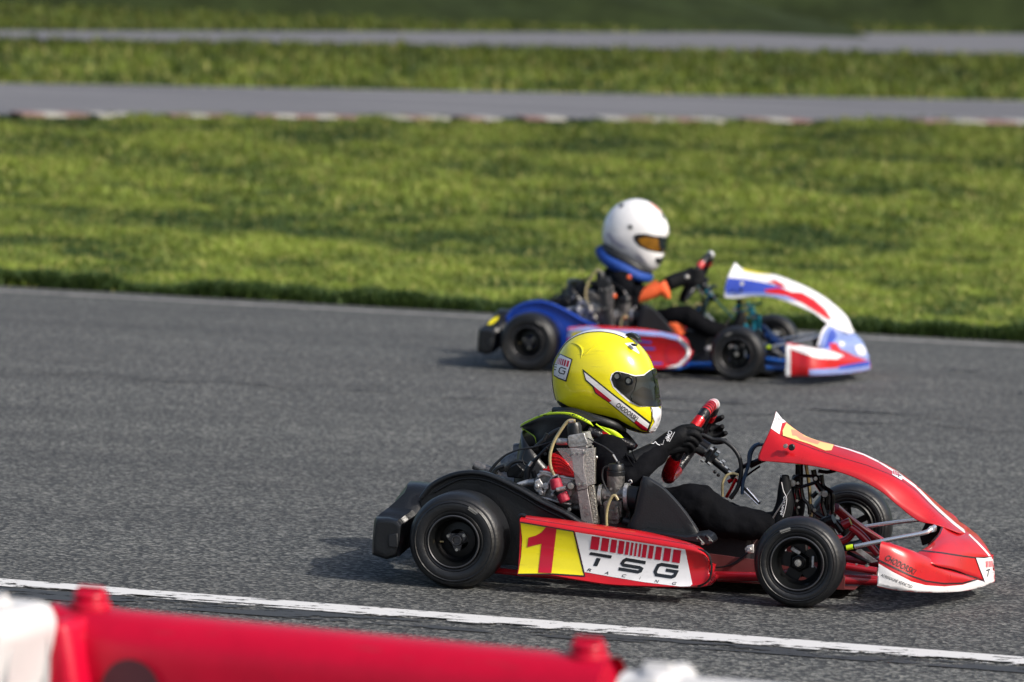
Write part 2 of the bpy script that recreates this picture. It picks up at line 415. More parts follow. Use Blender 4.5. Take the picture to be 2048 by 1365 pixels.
# near track: from well in front of the camera to the grass edge
GE = line_pts((0, 572), (2048, 685), 60, 8)
near = [Vector((p.x-6, p.y-30, 0)) for p in GE]
strip('near_track', near, GE, 0., 'asph', 30)
edge = line_pts((0, 584), (2048, 696), 60, 8); edge2 = [p+Vector((.02, .10, 0)) for p in edge]
M['oldwhite'] = mat('worn white line', (.42, .42, .40), .8, var=.6, vscale=9)
strip('edge_line', edge, edge2, .004, 'oldwhite', 1)
# white boundary line with worn edges and tar strip below
def worn(name, col, thr, sx=.6, sc=9):
    mt, t, b = node_mat(name); N = t.nodes; Lk = t.links
    tc = N.new('ShaderNodeTexCoord'); mp = N.new('ShaderNodeMapping'); mp.inputs['Rotation'].default_value = (0, 0, .32); mp.inputs['Scale'].default_value = (sx, 1, 1); Lk.new(tc.outputs['Object'], mp.inputs[0])
    n = N.new('ShaderNodeTexNoise'); n.inputs['Scale'].default_value = sc; n.inputs['Detail'].default_value = 8; n.inputs['Roughness'].default_value = .75; Lk.new(mp.outputs[0], n.inputs['Vector'])
    r = N.new('ShaderNodeValToRGB'); r.color_ramp.elements[0].position = thr; r.color_ramp.elements[1].position = thr+.02; Lk.new(n.outputs['Fac'], r.inputs[0])
    tr = N.new('ShaderNodeBsdfTransparent'); ms = N.new('ShaderNodeMixShader'); Lk.new(r.outputs[0], ms.inputs[0]); Lk.new(tr.outputs[0], ms.inputs[1]); Lk.new(b.outputs[0], ms.inputs[2])
    Lk.new(ms.outputs[0], N['Material Output'].inputs[0]); b.inputs['Base Color'].default_value = (*col, 1); b.inputs['Roughness'].default_value = .7
    return mt
M['paint'] = worn('white road paint', (.60, .60, .60), .41, .5, 16)
M['paint2'] = worn('ragged white road paint', (.62, .62, .62), .50, .5, 12)
M['tar'] = worn('tar seam', (.034, .037, .041), .47, .35, 7)
M['crack'] = mat('tar crack', (.028, .028, .03), .8)
WL = line_pts((0, 1161), (2048, 1318), 60, 6); WB = line_pts((0, 1172), (2048, 1331), 60, 6); WC = line_pts((0, 1176), (2048, 1336), 60, 6); WT = line_pts((0, 1194), (2048, 1348), 60, 6)
strip('white_line', WL, WB, .006, 'paint', 1); strip('white_line_edge', WB, WC, .006, 'paint2', 1)
strip('tar_seam', WC, WT, .003, 'tar', 1)
CK = []
for i in range(121):
    x = -300+i*22; y = 742+x*.060+3*math.sin(i*.5)+random.uniform(-1.2, 1.2); p = ghit(x, y); CK.append(p)
strip('surface_crack', CK, [p+Vector((0, .022+.012*math.sin(i*.7), 0)) for i, p in enumerate(CK)], .004, 'crack', 1)
M['scuff'] = worn('rubber scuff', (.026, .027, .029), .52, .25, 5)
for pts in ([(1900, 742), (1965, 748), (2010, 758), (2040, 775), (2046, 792)], [(1150, 790), (1400, 806), (1700, 826), (2048, 852), (2300, 872)]):
    q = [ghit(*a) for a in pts]; q = [Vector(v) for v in cr_spline(q, 8)]
    strip('skid_mark', q, [v+Vector((0, .13, 0)) for v in q], .0045, 'scuff', 1)
# distant tracks lying on the rising field
T2a = line_pts((0, 233), (2048, 248), 40, 3); T2b = line_pts((0, 171), (2048, 206), 40, 3)
strip('middle_track', T2a, T2b, .02, 'asph2', 8)
e2 = [p+Vector((0, -.25, 0)) for p in T2b]; strip('middle_track_line', e2, [p+Vector((0, .2, 0)) for p in e2], .03, 'oldwhite', 1)
T3a = line_pts((0, 80), (2048, 112), 40, 3); T3b = line_pts((0, 64), (2048, 70), 40, 3)
strip('far_track', T3a, T3b, .02, 'asph2', 8)
T4a = line_pts((300, 8), (1700, 12), 30, 2); T4b = [p+Vector((0, 9, 0)) for p in T4a]
strip('farthest_track', T4a, T4b, .02, 'asph2', 4)
# kerbs: red and white blocks
M['kred'] = mat('kerb red', (.26, .155, .145), .8, var=.35, vscale=4); M['kwhite'] = mat('kerb white', (.40, .39, .355), .8, var=.25, vscale=4)
kn = [0]
def kerb(px0, px1, ya, yb, wdt, n, ph, seg_label):
    wdt *= .38; A, B = ghit(px0, ya), ghit(px1, yb); d = (B-A); parts = []
    nx = Vector((-d.y, d.x, 0)).normalized()
    for i in range(n):
        a = A+d*(i/n); b = A+d*((i+1)/n); V = []
        for q in (a, b):
            for u, h in ((0, .01), (0, .035), (wdt, .03), (wdt, .0)):
                w_ = q-nx*u if nx.y > 0 else q+nx*u; V.append((w_.x, w_.y, hz(w_.x, w_.y)+.02+h))
        parts.append((V, [(0, 4, 5, 1), (1, 5, 6, 2), (2, 6, 7, 3), (0, 1, 2, 3), (4, 7, 6, 5)], (i+ph) % 2))
    o = mk('kerb', parts, ['kred', 'kwhite']); o['kind'] = 'structure'
kerb(20, 150, 233, 234, 1.0, 3, 0, ''); kerb(165, 200, 235, 235, 1., 1, 1, ''); kerb(232, 256, 235, 236, 1., 1, 1, ''); kerb(330, 440, 237, 238, .5, 3, 0, ''); kerb(500, 700, 238, 240, .5, 5, 0, ''); kerb(755, 872, 240, 241, 1., 3, 1, '')
kerb(905, 970, 242, 242, .9, 2, 0, ''); kerb(1030, 1110, 241, 242, .8, 2, 0, ''); kerb(1185, 1420, 242, 245, 1.0, 5, 1, ''); kerb(1475, 1600, 244, 246, .9, 3, 0, '')
kerb(1810, 2300, 247, 250, 1.0, 8, 0, '')

# grass: many blades in one mesh
def grass_blades():
    mt, t, b = node_mat('grass blades'); N = t.nodes; Lk = t.links
    at = N.new('ShaderNodeAttribute'); at.attribute_name = 'gcol'; Lk.new(at.outputs['Color'], b.inputs['Base Color'])
    b.inputs['Roughness'].default_value = .6; b.inputs['Specular IOR Level'].default_value = .25
    tl = N.new('ShaderNodeBsdfTranslucent'); Lk.new(at.outputs['Color'], tl.inputs[0]); ms = N.new('ShaderNodeMixShader'); ms.inputs[0].default_value = .3
    Lk.new(b.outputs[0], ms.inputs[1]); Lk.new(tl.outputs[0], ms.inputs[2]); Lk.new(ms.outputs[0], N['Material Output'].inputs[0])
    def fbm(x, y, sc, seed, o=4):
        r = np.random.default_rng(seed); v = 0; a = 1; tot = 0
        for k in range(o):
            th = r.uniform(0, 6.28, 5); ph = r.uniform(0, 6.28, 5); f = sc*2**k
            v = v+a*sum(np.sin(f*(x*np.cos(q)*1.5+y*np.sin(q)*.9)+p+1.7*np.sin(f*.6*(x*np.sin(q)-y*np.cos(q))+p*2)) for q, p in zip(th, ph))/2.2; tot += a; a *= .62
        return v/tot
    pts = []
    def sc(n, y0, y1, sz, m):
        y = rng.uniform(y0, y1, n); hw = y*.145+.8; x = rng.uniform(-1, 1, n)*hw; pts.append((x, y, np.full(n, sz), np.full(n, m)))
    sc(95000, 24.3, 34, .9, 0); sc(60000, 34, 52, 1.2, 0); sc(16000, 50, 86, 1.9, 0); sc(9000, 86, 120, 3., 0)
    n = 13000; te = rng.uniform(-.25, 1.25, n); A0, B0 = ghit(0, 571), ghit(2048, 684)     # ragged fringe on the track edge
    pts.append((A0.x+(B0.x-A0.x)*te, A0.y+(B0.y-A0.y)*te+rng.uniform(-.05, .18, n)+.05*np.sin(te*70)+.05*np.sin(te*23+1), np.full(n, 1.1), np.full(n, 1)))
    x, y, sz, fr = [np.concatenate(a) for a in zip(*pts)]
    def side(a, b): A, B = ghit(*a), ghit(*b); return (A, B)
    def yline(l, xx): A, B = l; return A.y+(B.y-A.y)*(xx-A.x)/(B.x-A.x)
    L1 = side((0, 571), (2048, 684)); L2 = side((0, 233), (2048, 248)); L3 = side((0, 171), (2048, 206)); L4 = side((0, 80), (2048, 112)); L5 = side((0, 64), (2048, 70)); L6 = side((300, 8), (1700, 12))
    k = (y > yline(L1, x)-.02) & ~((y > yline(L2, x)+.25*(fbm(x, y*0, 1.6, 9) > -.1)) & (y < yline(L3, x))) & ~((y > yline(L4, x)) & (y < yline(L5, x))) & (y < yline(L6, x))
    x, y, sz, fr = x[k], y[k], sz[k], fr[k]
    g = fbm(x, y, 1.5, 3); g2 = fbm(x, y, 5., 5); nb = 4
    patch = np.clip(.54+.62*g+.38*g2, 0, 1)
    dip = np.exp(-((y-(32.6+.12*x))/1.3)**2)*.40*(x < 2.5) + np.exp(-((y-44)/2.)**2)*.15
    patch = np.clip(patch-dip-.7*np.exp(-((y-96)/11.)**2)*np.clip((4-x)/6, 0, 1), 0, 1)
    hgt = (.030+.035*patch+.018*rng.random(len(x)))*sz; hgt[fr > 0] *= 1.5
    zz = np.array([hz(a, b_) for a, b_ in zip(x, y)])-.03
    n = len(x); base = np.stack([x, y, zz], 1)
    Vs, Cs = [], []
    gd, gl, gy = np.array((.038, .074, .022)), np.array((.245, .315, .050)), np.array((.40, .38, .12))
    for q in range(nb):
        th = rng.uniform(0, 6.283, n); ln = rng.uniform(.25, .9, n)*hgt; w_ = (.007+.004*rng.random(n))*sz*1.25
        jit = rng.uniform(-.035, .035, (n, 2))*sz[:, None]
        b0 = base.copy(); b0[:, :2] += jit
        dx, dy = np.cos(th), np.sin(th); h_ = hgt*rng.uniform(.7, 1.3, n)
        a = b0+np.stack([-dy*w_, dx*w_, 0*w_], 1); c = b0+np.stack([dy*w_, -dx*w_, 0*w_], 1)
        m1 = b0+np.stack([dx*ln*.4-dy*w_*.7, dy*ln*.4+dx*w_*.7, h_*.65], 1); m2 = b0+np.stack([dx*ln*.4+dy*w_*.7, dy*ln*.4-dx*w_*.7, h_*.65], 1)
        tip = b0+np.stack([dx*ln, dy*ln, h_], 1)
        Vs.append(np.stack([a, c, m2, m1, tip], 1))
        f = np.clip(patch+rng.uniform(-.15, .15, n), 0, 1)[:, None]; col = gd*(1-f)+gl*f
        col = np.where((fr > 0)[:, None], gd*.9+(gl-gd)*.12*rng.random(n)[:, None], col); yl = ((rng.random(n) < .12*(.4+patch)) & (fr == 0))[:, None]; col = np.where(yl, gy, col)  # fringe blades coloured darker to paint in the shade of the grass edge
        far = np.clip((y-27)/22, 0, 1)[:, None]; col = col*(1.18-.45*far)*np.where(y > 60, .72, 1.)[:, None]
        Cs.append(col)
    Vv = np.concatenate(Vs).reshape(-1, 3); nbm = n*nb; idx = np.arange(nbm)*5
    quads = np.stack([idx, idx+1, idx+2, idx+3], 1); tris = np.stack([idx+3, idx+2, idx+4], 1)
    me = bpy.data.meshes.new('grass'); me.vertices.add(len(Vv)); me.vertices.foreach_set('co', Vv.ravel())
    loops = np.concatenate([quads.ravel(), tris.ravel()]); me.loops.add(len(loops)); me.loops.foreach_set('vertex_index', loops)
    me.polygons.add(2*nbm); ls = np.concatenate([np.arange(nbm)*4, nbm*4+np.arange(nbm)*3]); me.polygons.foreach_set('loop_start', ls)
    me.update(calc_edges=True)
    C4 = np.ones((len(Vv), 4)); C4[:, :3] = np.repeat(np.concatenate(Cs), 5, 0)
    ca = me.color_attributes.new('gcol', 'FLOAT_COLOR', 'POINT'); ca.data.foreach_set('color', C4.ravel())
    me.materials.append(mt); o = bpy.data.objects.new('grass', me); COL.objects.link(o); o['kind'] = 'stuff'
    tag(o, 'green field of rough grass between the kart tracks', 'grass')
grass_blades()
# dark bushes at the top of the picture: leaf clouds
def bush(px, py, wid, hgt, n, label, seed):
    r = np.random.default_rng(seed); b = ghit(px, py); parts_v, parts_f = [], []
    cl = [(r.uniform(-wid/2, wid/2), r.uniform(-1, 1), r.uniform(.2, .75)*hgt, r.uniform(.35, .7)*hgt) for _ in range(int(wid*1.3))]
    for i in range(n):
        c = cl[r.integers(len(cl))]; d = r.normal(size=3); d /= np.linalg.norm(d); rad = c[3]*r.uniform(.5, 1.05)
        p = np.array([c[0], c[1], c[2]])+d*rad*np.array([1.2, 1, .75])
        if p[2] < -.1: p[2] = r.uniform(0, .3)
        a = r.normal(size=3)*.11; e = r.normal(size=3)*.11
        o = len(parts_v); parts_v += [p-a, p+e, p+a, p-e]; parts_f.append((o, o+1, o+2, o+3))
    root = empty('bush', (b.x, b.y, b.z)); tag(root, label, 'bush', None)
    mk('foliage', (parts_v, parts_f), mat('dark foliage', (.10, .145, .05), .8, var=.2, vscale=2.), root, sm=180)
    st = [tube([(c[0]*.5, c[1]*.5, -.2), (c[0]*.8, c[1], c[2]*.5), (c[0], c[1], c[2])], [.05, .035, .015], 6, 3) for c in cl]
    mk_each('stem', st[:6], mat('bark', (.06, .045, .03), .9), root)
def bank(px, py, hx, hy, hh, seed):       # low overgrown bank of long grass
    b = ghit(px, py); r = np.random.default_rng(seed); nx, ny = 90, 30; V, Fc = [], []
    for i in range(nx+1):
        for j in range(ny+1):
            u, v = -1+2*i/nx, -1+2*j/ny; h = max(0, 1-abs(u)**2.4)*max(0, 1-v*v)
            V.append((b.x+u*hx, b.y+hy+v*hy, hz(b.x, b.y+hy+v*hy)-.04+h*hh*(1+.25*math.sin(u*7+seed)+.12*math.sin(u*19+v*3))+(.10*r.random() if h > 0 else 0)))
    for i in range(nx):
        for j in range(ny): a = i*(ny+1)+j; Fc.append((a, a+ny+1, a+ny+2, a+1))
    o = mk('grass_bank', (V, Fc), 'bankg'); o['kind'] = 'structure'
M['bankg'] = mat('long dark grass', (.030, .044, .014), .9, var=.5, vscale=.9, bump=.6, bscale=6, spec=.1)
bank(2040, 66, 8.5, 7.5, 2.1, 1); bank(1600, 40, 6., 4, .7, 2); bank(560, 34, 11, 4, .9, 3)

# ------------------------------------------------------------------ foreground plastic barriers
def barrier(name_mat, x0, x1, xpix_left, py_left, xpix_right, py_right, label, hole=True, ztop=.60):
    """plastic road barrier: upright waisted body; ends located on the ground plane of its own height"""
    def top(px, py):
        d = ray(px, py); t = (ztop-CAM.z)/d.z; return CAM+d*t
    A, B = top(xpix_left, py_left), top(xpix_right, py_right); d = (B-A); ln = d.length; rz = math.atan2(d.y, d.x)
    root = empty('road_barrier', (A.x, A.y, 0), rz); tag(root, label, 'barrier', 'plastic road barriers beside the track')
    prof = [(-.20, .0), (-.20, .10), (-.15, .20), (-.10, .28), (-.085, .40), (-.085, .53), (-.070, .575), (-.04, .60), (0, .607)]
    prof = prof+[(-a, b) for a, b in prof[-2::-1]]
    rows = []
    for u, s in ((0.0, .93), (.012, .985), (.03, 1.), (ln*.5, 1.), (ln-.03, 1.), (ln-.012, .985), (ln, .93)):
        rows.append([Vector((u, a*s, b*(.985 if s < .95 else 1))) for a, b in prof])
    mk('barrier_body', grid(rows, 3, 3), name_mat, root, sm=60)
    for s in (0, 1):
        mk('end_panel', prism([(a, b) for a, b in [(p[0], p[1]) for p in prof]], 0, .004) if False else
           ([Vector(((.002 if s == 0 else ln-.002), a*.93, b*.985)) for a, b in prof], [tuple(range(len(prof)))]), name_mat, root)
    return root, ln
def knob(root, x, z, matn):
    pr = [(.036, -.05), (.040, -.01), (.038, .0), (.030, .002), (.030, .006), (.035, .010), (.032, .017), (.014, .020)]
    o = mk('connector_knob', [lathe(pr, (x, 0, z), (0, 0, 1), 18), box((x, 0, z+.018), (.05, .016, .02))], matn, root, bevel=.003)
    return o
r1, ln1 = barrier('bred', 0, 0, 122, 1216, 1212, 1322, 'red plastic road barrier between two white barriers in the foreground')
mk('end_block', prism([(-.10, .02), (-.075, .40), (-.035, .545), (.0, .585), (.085, .60), (.12, .45), (.12, .02)], -.15, .11), 'bred', r1, bevel=.02, seg=4)
knob(r1, .062, .618, 'bred'); knob(r1, ln1-.035, .612, 'bred')
M['hole'] = mat('dark recess', (.06, .012, .02), .6)
mk('filler_hole', [lathe([(.062, -.012), (.052, -.004), (.045, .012), (.040, .02)], (.20, -.083, .47), (0, 1, 0), 30), ], 'hole', r1)
mk('drain_plug', [cyl((.205, -.10, .462), (0, 1, 0), .008, .03)], 'bolt', r1)
r2, ln2 = barrier('bwhite', 0, 0, -1050, 1152, 46, 1254, 'white plastic road barrier at the left edge, beside the red barrier')
knob(r2, ln2-.06, .63, 'bwhite')
mk('end_block', prism([(ln2-.16, .02), (ln2-.16, .60), (ln2-.12, .635), (ln2+.0, .635), (ln2+.02, .60), (ln2-.02, .40), (ln2-.03, .02)], -.12, .12), 'bwhite', r2, bevel=.02, seg=4)
r3, ln3 = barrier('bwhite', 0, 0, 1262, 1352, 2420, 1455, 'white plastic road barrier at the right end of the red barrier')
knob(r3, .05, .60, 'bwhite')
mk('end_block', prism([(-.012, .02), (-.012, .52), (.01, .60), (.08, .625), (.12, .56), (.12, .02)], -.10, .10), 'bwhite', r3, bevel=.02, seg=4)

# ------------------------------------------------------------------ kart building
def T(z, pts, rpx, Y=0., n=10, k=1, kk=5, smooth=True):
    s = ZT[z][2]*(624. if k == 1 else 386.)
    rr = [r/s for r in rpx] if isinstance(rpx, (list, tuple)) else rpx/s
    return tube(PP(z, pts, Y, k), rr, n, kk, smooth)
def plate(z, pts, Y, th, k=1): return prism([(p.x, p.z) for p in PP(z, pts, Y, k)], Y, Y+th)
def disc(z, x, y, rpx, Y, th=.008, k=1, n=20): return cyl(P(z, x, y, Y, k)+Vector((0, th/2, 0)), (0, 1, 0), rpx/(ZT[z][2]*624.), th, n)
def bolt(z, x, y, rpx, Y, k=1):
    s = rpx/(ZT[z][2]*624.); c = P(z, x, y, Y, k)
    return [cyl(c, (0, 1, 0), s*1.5, .003, 18), cyl(c+Vector((0, -.004, 0)), (0, 1, 0), s, .008, 6)]

def wheel(parent, c, sgn, r, w, front, k):
    """c = tyre centre; sgn=-1 outer face towards -Y"""
    root = mk('wheel', [], 'rim', parent) if False else bpy.data.objects.new('wheel', None)
    if root.name not in COL.objects: COL.objects.link(root)
    root.parent = parent; root.location = c; root.empty_display_size = .05
    ax = (0, sgn, 0); h = w/2; rb = .080 if front else .079
    side = [(rb, h-.014), (rb+.006, h-.006), (rb+.012, h-.004), (rb+.014, h-.006), (rb+.017, h-.003), (r*.78, h), (r*.80, h-.0015), (r*.82, h+.0005), (r-.022, h-.004), (r-.020, h-.0062),
            (r-.017, h-.0058), (r-.012, h-.010), (r-.010, h-.0125), (r-.005, h-.020), (r-.0015, h-.032), (r, h-.045 if w > .15 else h-.038)]
    prof = side + [(a, -b) for a, b in side[::-1]] + [(rb-.004, -h+.02), (rb-.004, h-.02)]
    mk('tyre', lathe(prof, (0, 0, 0), ax, 96, True), 'rubber', root, sm=50)
    dep = h-(.045 if front else .055)
    rim = [(rb+.001, h-.010), (rb+.003, h-.005), (rb+.001, h-.001), (rb-.003, h-.001), (rb-.005, h-.006), (rb-.009, h-.016), (rb-.011, h-.024), (rb-.014, dep+.006), (rb-.020, dep)]
    rim += [(rb-.024, dep-.004)] + [(rb-.020, dep-.008), (rb-.016, -h+.03), (rb-.008, -h+.012), (rb-.001, -h+.002), (rb+.003, -h+.005), (rb+.001, -h+.012), (rb-.006, -h+.02), (rb-.006, h-.03)]
    prt = [lathe(rim, (0, 0, 0), ax, 72, True)]
    ns = 5 if front else 3; sw_ = .044 if sgn < 0 else .021
    if front:
        for i in range(ns):
            a = 2*math.pi*i/ns+.5; q = Matrix.Rotation(-a, 3, 'Y')
            prt.append(box(q @ Vector((.043, 0, 0))+Vector((0, sgn*(dep-.02), 0)), (.042, .008, sw_), q))
        prt.append(lathe([(.0, dep-.03), (.030, dep-.03), (.032, dep-.008), (.026, dep-.002), (.024, dep+.010), (.018, dep+.012), (0, dep+.012)], (0, 0, 0), ax, 6))
    else:
        prt.append(lathe([(.062, dep-.03), (.062, dep-.018), (.032, dep-.014), (.03, dep-.03)], (0, 0, 0), ax, 48, True))
    mk('rim', prt, 'rim', root, sm=40)
    mk('rim_edge', lathe([(rb+.0028, h-.006), (rb+.0028, h-.0005), (rb+.0005, h+.0003), (rb-.0012, h-.001), (rb-.0012, h-.006)], (0, 0, 0), ax, 72, True), 'rimedge', root)
    if front:
        mk('hub', [lathe([(0, dep-.03), (.020, dep-.01), (.020, dep+.014), (.016, dep+.018), (0, dep+.018)], (0, 0, 0), ax, 28)], 'anod', root)
        mk('wheel_nut', [cyl((0, sgn*(dep+.022), 0), ax, .0105, .006, 24), cyl((0, sgn*(dep+.028), 0), ax, .006, .010, 6)], 'bolt', root)
        if sgn < 0: mk('brake_caliper', [box((-.012, -.012, .034), (.032, .012, .012), Matrix.Rotation(.5, 3, 'Y'))], 'alu', root, bevel=.002); mk('spindle_arm', [box((.042, -.012, .004), (.008, .012, .036))], 'alu', root, bevel=.002)
    else:
        tri = []
        for i in range(3):
            a = math.radians(35+120*i); tri += [(math.cos(a-.25)*.035, math.sin(a-.25)*.035), (math.cos(a+.25)*.035, math.sin(a+.25)*.035), (math.cos(a+1.047)*.020, math.sin(a+1.047)*.020)]
        y0 = sgn*(dep+.004)
        mk('hub', [prism(tri, y0-.005, y0+.005), lathe([(.011, dep-.01), (.011, dep+.018), (.017, dep+.018), (.019, dep+.010), (.019, dep-.01)], (0, 0, 0), ax, 30, True)], 'rimedge', root, bevel=.0015)
        mk_each('hub_bolt', sum([[cyl((math.cos(math.radians(35+120*i))*.029, y0+sgn*.009, math.sin(math.radians(35+120*i))*.029), ax, .0052, .009, 6)] for i in range(3)], []), 'bolt', root)
        mk('valve', [cyl((-.048, sgn*(dep+.006), -.008), (1, 0, 0), .003, .012, 8)], 'gold', root)
    if sgn < 0:
        a = math.radians(60 if not front else 112); q = Matrix.Rotation(-(a-math.pi/2), 3, 'Y'); rr = r*.79
        mk('tyre_marking', [box((math.cos(a)*rr, sgn*(h+.0008), math.sin(a)*rr), (.034, .0012, .0055), q), box((math.cos(a)*(rr-.006), sgn*(h+.0008), math.sin(a)*(rr-.006)), (.030, .0012, .002), q)], mat('tyre print', (.20, .20, .19), .6), root)
    return root

PANEL = {1: ('n', [((170, 74), (137, 180), (54, 362), (72, 396)), ((232, 142), (205, 226), (190, 350), (200, 408)), ((370, 238), (335, 288), (325, 365), (330, 420)), ((545, 290), (500, 342), (500, 408), (505, 450)),
                   ((740, 350), (700, 400), (680, 460), (682, 507)), ((935, 455), (885, 482), (850, 545), (845, 592)), ((1080, 558), (1030, 590), (975, 655), (955, 682)),
                   ((1240, 718), (1180, 715), (1120, 752), (1090, 785)), ((1340, 803), (1290, 802), (1240, 808), (1215, 812)), ((1418, 868), (1395, 868), (1375, 866), (1360, 864))]),
         2: ('B', [((885, 180), (822, 300), (795, 440), (805, 465)), ((940, 228), (930, 325), (890, 440), (900, 470)), ((1060, 256), (1050, 335), (1030, 410), (1030, 455)), ((1200, 278), (1180, 350), (1170, 420), (1170, 462)),
                   ((1330, 322), (1300, 385), (1280, 450), (1280, 492)), ((1470, 383), (1430, 440), (1410, 510), (1400, 538)), ((1600, 458), (1550, 510), (1530, 570), (1520, 592)),
                   ((1710, 545), (1660, 590), (1620, 640), (1600, 655)), ((1790, 630), (1750, 670), (1710, 690), (1680, 705)), ((1838, 745), (1825, 750), (1812, 752), (1800, 750))])}
PY = [(0, -.085, -.135, -.145), (0, -.09, -.14, -.15), (0, -.09, -.14, -.15), (0, -.09, -.14, -.15), (0, -.09, -.14, -.15), (0, -.09, -.14, -.15), (0, -.09, -.14, -.15), (0, -.09, -.14, -.15), (0, -.08, -.13, -.145), (0, -.04, -.08, -.10)]
CONE = {1: ('n', [[(1055, 1005, -.40), (1112, 978, -.36), (1180, 930, -.28), (1228, 868, -.20), (1250, 822, -.13), (1285, 795, 0)],
                  [(1190, 1067, -.44), (1200, 990, -.37), (1265, 935, -.27), (1320, 885, -.15), (1345, 858, -.07), (1375, 835, 0)],
                  [(1340, 1107, -.28), (1335, 1005, -.255), (1385, 965, -.18), (1425, 925, -.11), (1445, 905, -.055), (1462, 895, 0)],
                  [(1452, 1152, -.15), (1455, 1020, -.125), (1490, 992, -.08), (1512, 968, -.045), (1522, 955, -.022), (1530, 948, 0)],
                  [(1530, 1178, -.06), (1530, 1028, -.045), (1545, 1016, -.03), (1555, 1006, -.016), (1560, 1002, -.008), (1564, 1005, 0)],
                  [(1588, 1165, -.012), (1575, 1020, -.010), (1575, 1018, -.006), (1575, 1018, -.004), (1575, 1018, -.002), (1575, 1018, 0)]]),
        2: ('B', [[(1540, 850, -.40), (1560, 790, -.36), (1575, 740, -.28), (1610, 690, -.20), (1640, 668, -.13), (1690, 660, 0)],
                  [(1640, 930, -.44), (1650, 830, -.37), (1690, 780, -.27), (1730, 745, -.15), (1760, 730, -.07), (1790, 715, 0)],
                  [(1740, 980, -.30), (1750, 860, -.27), (1790, 820, -.20), (1820, 790, -.11), (1840, 775, -.06), (1860, 765, 0)],
                  [(1830, 1010, -.17), (1840, 890, -.15), (1870, 860, -.10), (1895, 840, -.05), (1905, 830, -.025), (1912, 825, 0)],
                  [(1900, 1040, -.08), (1910, 930, -.06), (1925, 910, -.04), (1935, 900, -.02), (1938, 895, -.01), (1942, 893, 0)],
                  [(1963, 1040, -.012), (1955, 940, -.01), (1957, 935, -.006), (1957, 932, -.004), (1957, 930, -.002), (1957, 930, 0)]])}
# lower wing of the front fairing: rows from near end to centre; each: bottom, belt, shoulder, crest, inner top, inner bottom
WING = {1: ('n', [[(826, 1212, -0.600), (832, 1130, -0.600), (838, 1045, -0.600), (848, 936, -0.590), (868, 930, -0.560), (872, 1040, -0.550), (860, 1200, -0.550)],
                  [(930, 1232, -0.585), (935, 1160, -0.595), (940, 1085, -0.590), (945, 968, -0.575), (960, 952, -0.546), (965, 1050, -0.531), (960, 1215, -0.531)],
                  [(1040, 1246, -0.556), (1045, 1195, -0.565), (1050, 1140, -0.560), (1060, 1012, -0.541), (1065, 985, -0.503), (1080, 1060, -0.494), (1080, 1230, -0.494)],
                  [(1150, 1252, -0.467), (1152, 1220, -0.475), (1155, 1185, -0.471), (1165, 1060, -0.454), (1170, 1028, -0.408), (1190, 1100, -0.400), (1190, 1235, -0.400)],
                  [(1260, 1253, -0.353), (1262, 1228, -0.360), (1265, 1200, -0.357), (1285, 1130, -0.340), (1290, 1080, -0.292), (1310, 1130, -0.285), (1310, 1235, -0.285)],
                  [(1370, 1245, -0.240), (1372, 1220, -0.245), (1378, 1195, -0.240), (1395, 1160, -0.229), (1400, 1130, -0.193), (1420, 1150, -0.188), (1420, 1225, -0.188)],
                  [(1460, 1228, -.141), (1462, 1208, -.145), (1465, 1195, -.141), (1475, 1180, -.133), (1478, 1165, -.11), (1490, 1165, -.10), (1490, 1215, -.10)],
                  [(1535, 1204, -.052), (1538, 1198, -.055), (1541, 1190, -.052), (1545, 1180, -.05), (1545, 1168, -.04), (1550, 1165, -.04), (1550, 1195, -.04)],
                  [(1586, 1186, 0), (1592, 1178, 0), (1593, 1170, 0), (1590, 1160, 0), (1584, 1152, 0), (1570, 1150, 0), (1565, 1175, 0)]]),
        2: ('B', [[(1288, 1097, -0.600), (1290, 1040, -0.600), (1293, 960, -0.600), (1295, 845, -0.590), (1320, 835, -0.560), (1325, 950, -0.550), (1320, 1080, -0.550)],
                  [(1390, 1095, -0.590), (1392, 1045, -0.600), (1395, 970, -0.595), (1400, 868, -0.580), (1420, 850, -0.550), (1425, 950, -0.536), (1425, 1080, -0.536)],
                  [(1490, 1092, -0.590), (1492, 1050, -0.600), (1495, 990, -0.595), (1500, 895, -0.575), (1515, 868, -0.534), (1530, 950, -0.524), (1530, 1080, -0.524)],
                  [(1590, 1088, -0.531), (1592, 1055, -0.540), (1595, 1010, -0.535), (1600, 915, -0.516), (1610, 880, -0.464), (1630, 960, -0.455), (1630, 1075, -0.455)],
                  [(1690, 1082, -0.402), (1692, 1058, -0.410), (1695, 1020, -0.406), (1705, 950, -0.387), (1712, 905, -0.333), (1730, 980, -0.325), (1730, 1068, -0.325)],
                  [(1785, 1072, -0.264), (1787, 1050, -0.270), (1792, 1025, -0.264), (1800, 970, -0.253), (1805, 930, -0.213), (1820, 1000, -0.207), (1820, 1060, -0.207)],
                  [(1865, 1062, -0.146), (1867, 1040, -0.150), (1870, 1015, -0.146), (1878, 975, -0.138), (1882, 945, -0.114), (1890, 1000, -0.109), (1890, 1050, -0.109)],
                  [(1925, 1052, -0.057), (1928, 1035, -0.060), (1932, 1010, -0.057), (1935, 985, -0.054), (1936, 965, -0.043), (1940, 1000, -0.043), (1940, 1040, -0.043)],
                  [(1968, 1040, 0.000), (1972, 1020, 0.000), (1972, 1000, 0.000), (1968, 980, 0.000), (1962, 970, 0.000), (1950, 1000, 0.000), (1945, 1030, 0.000)]])}
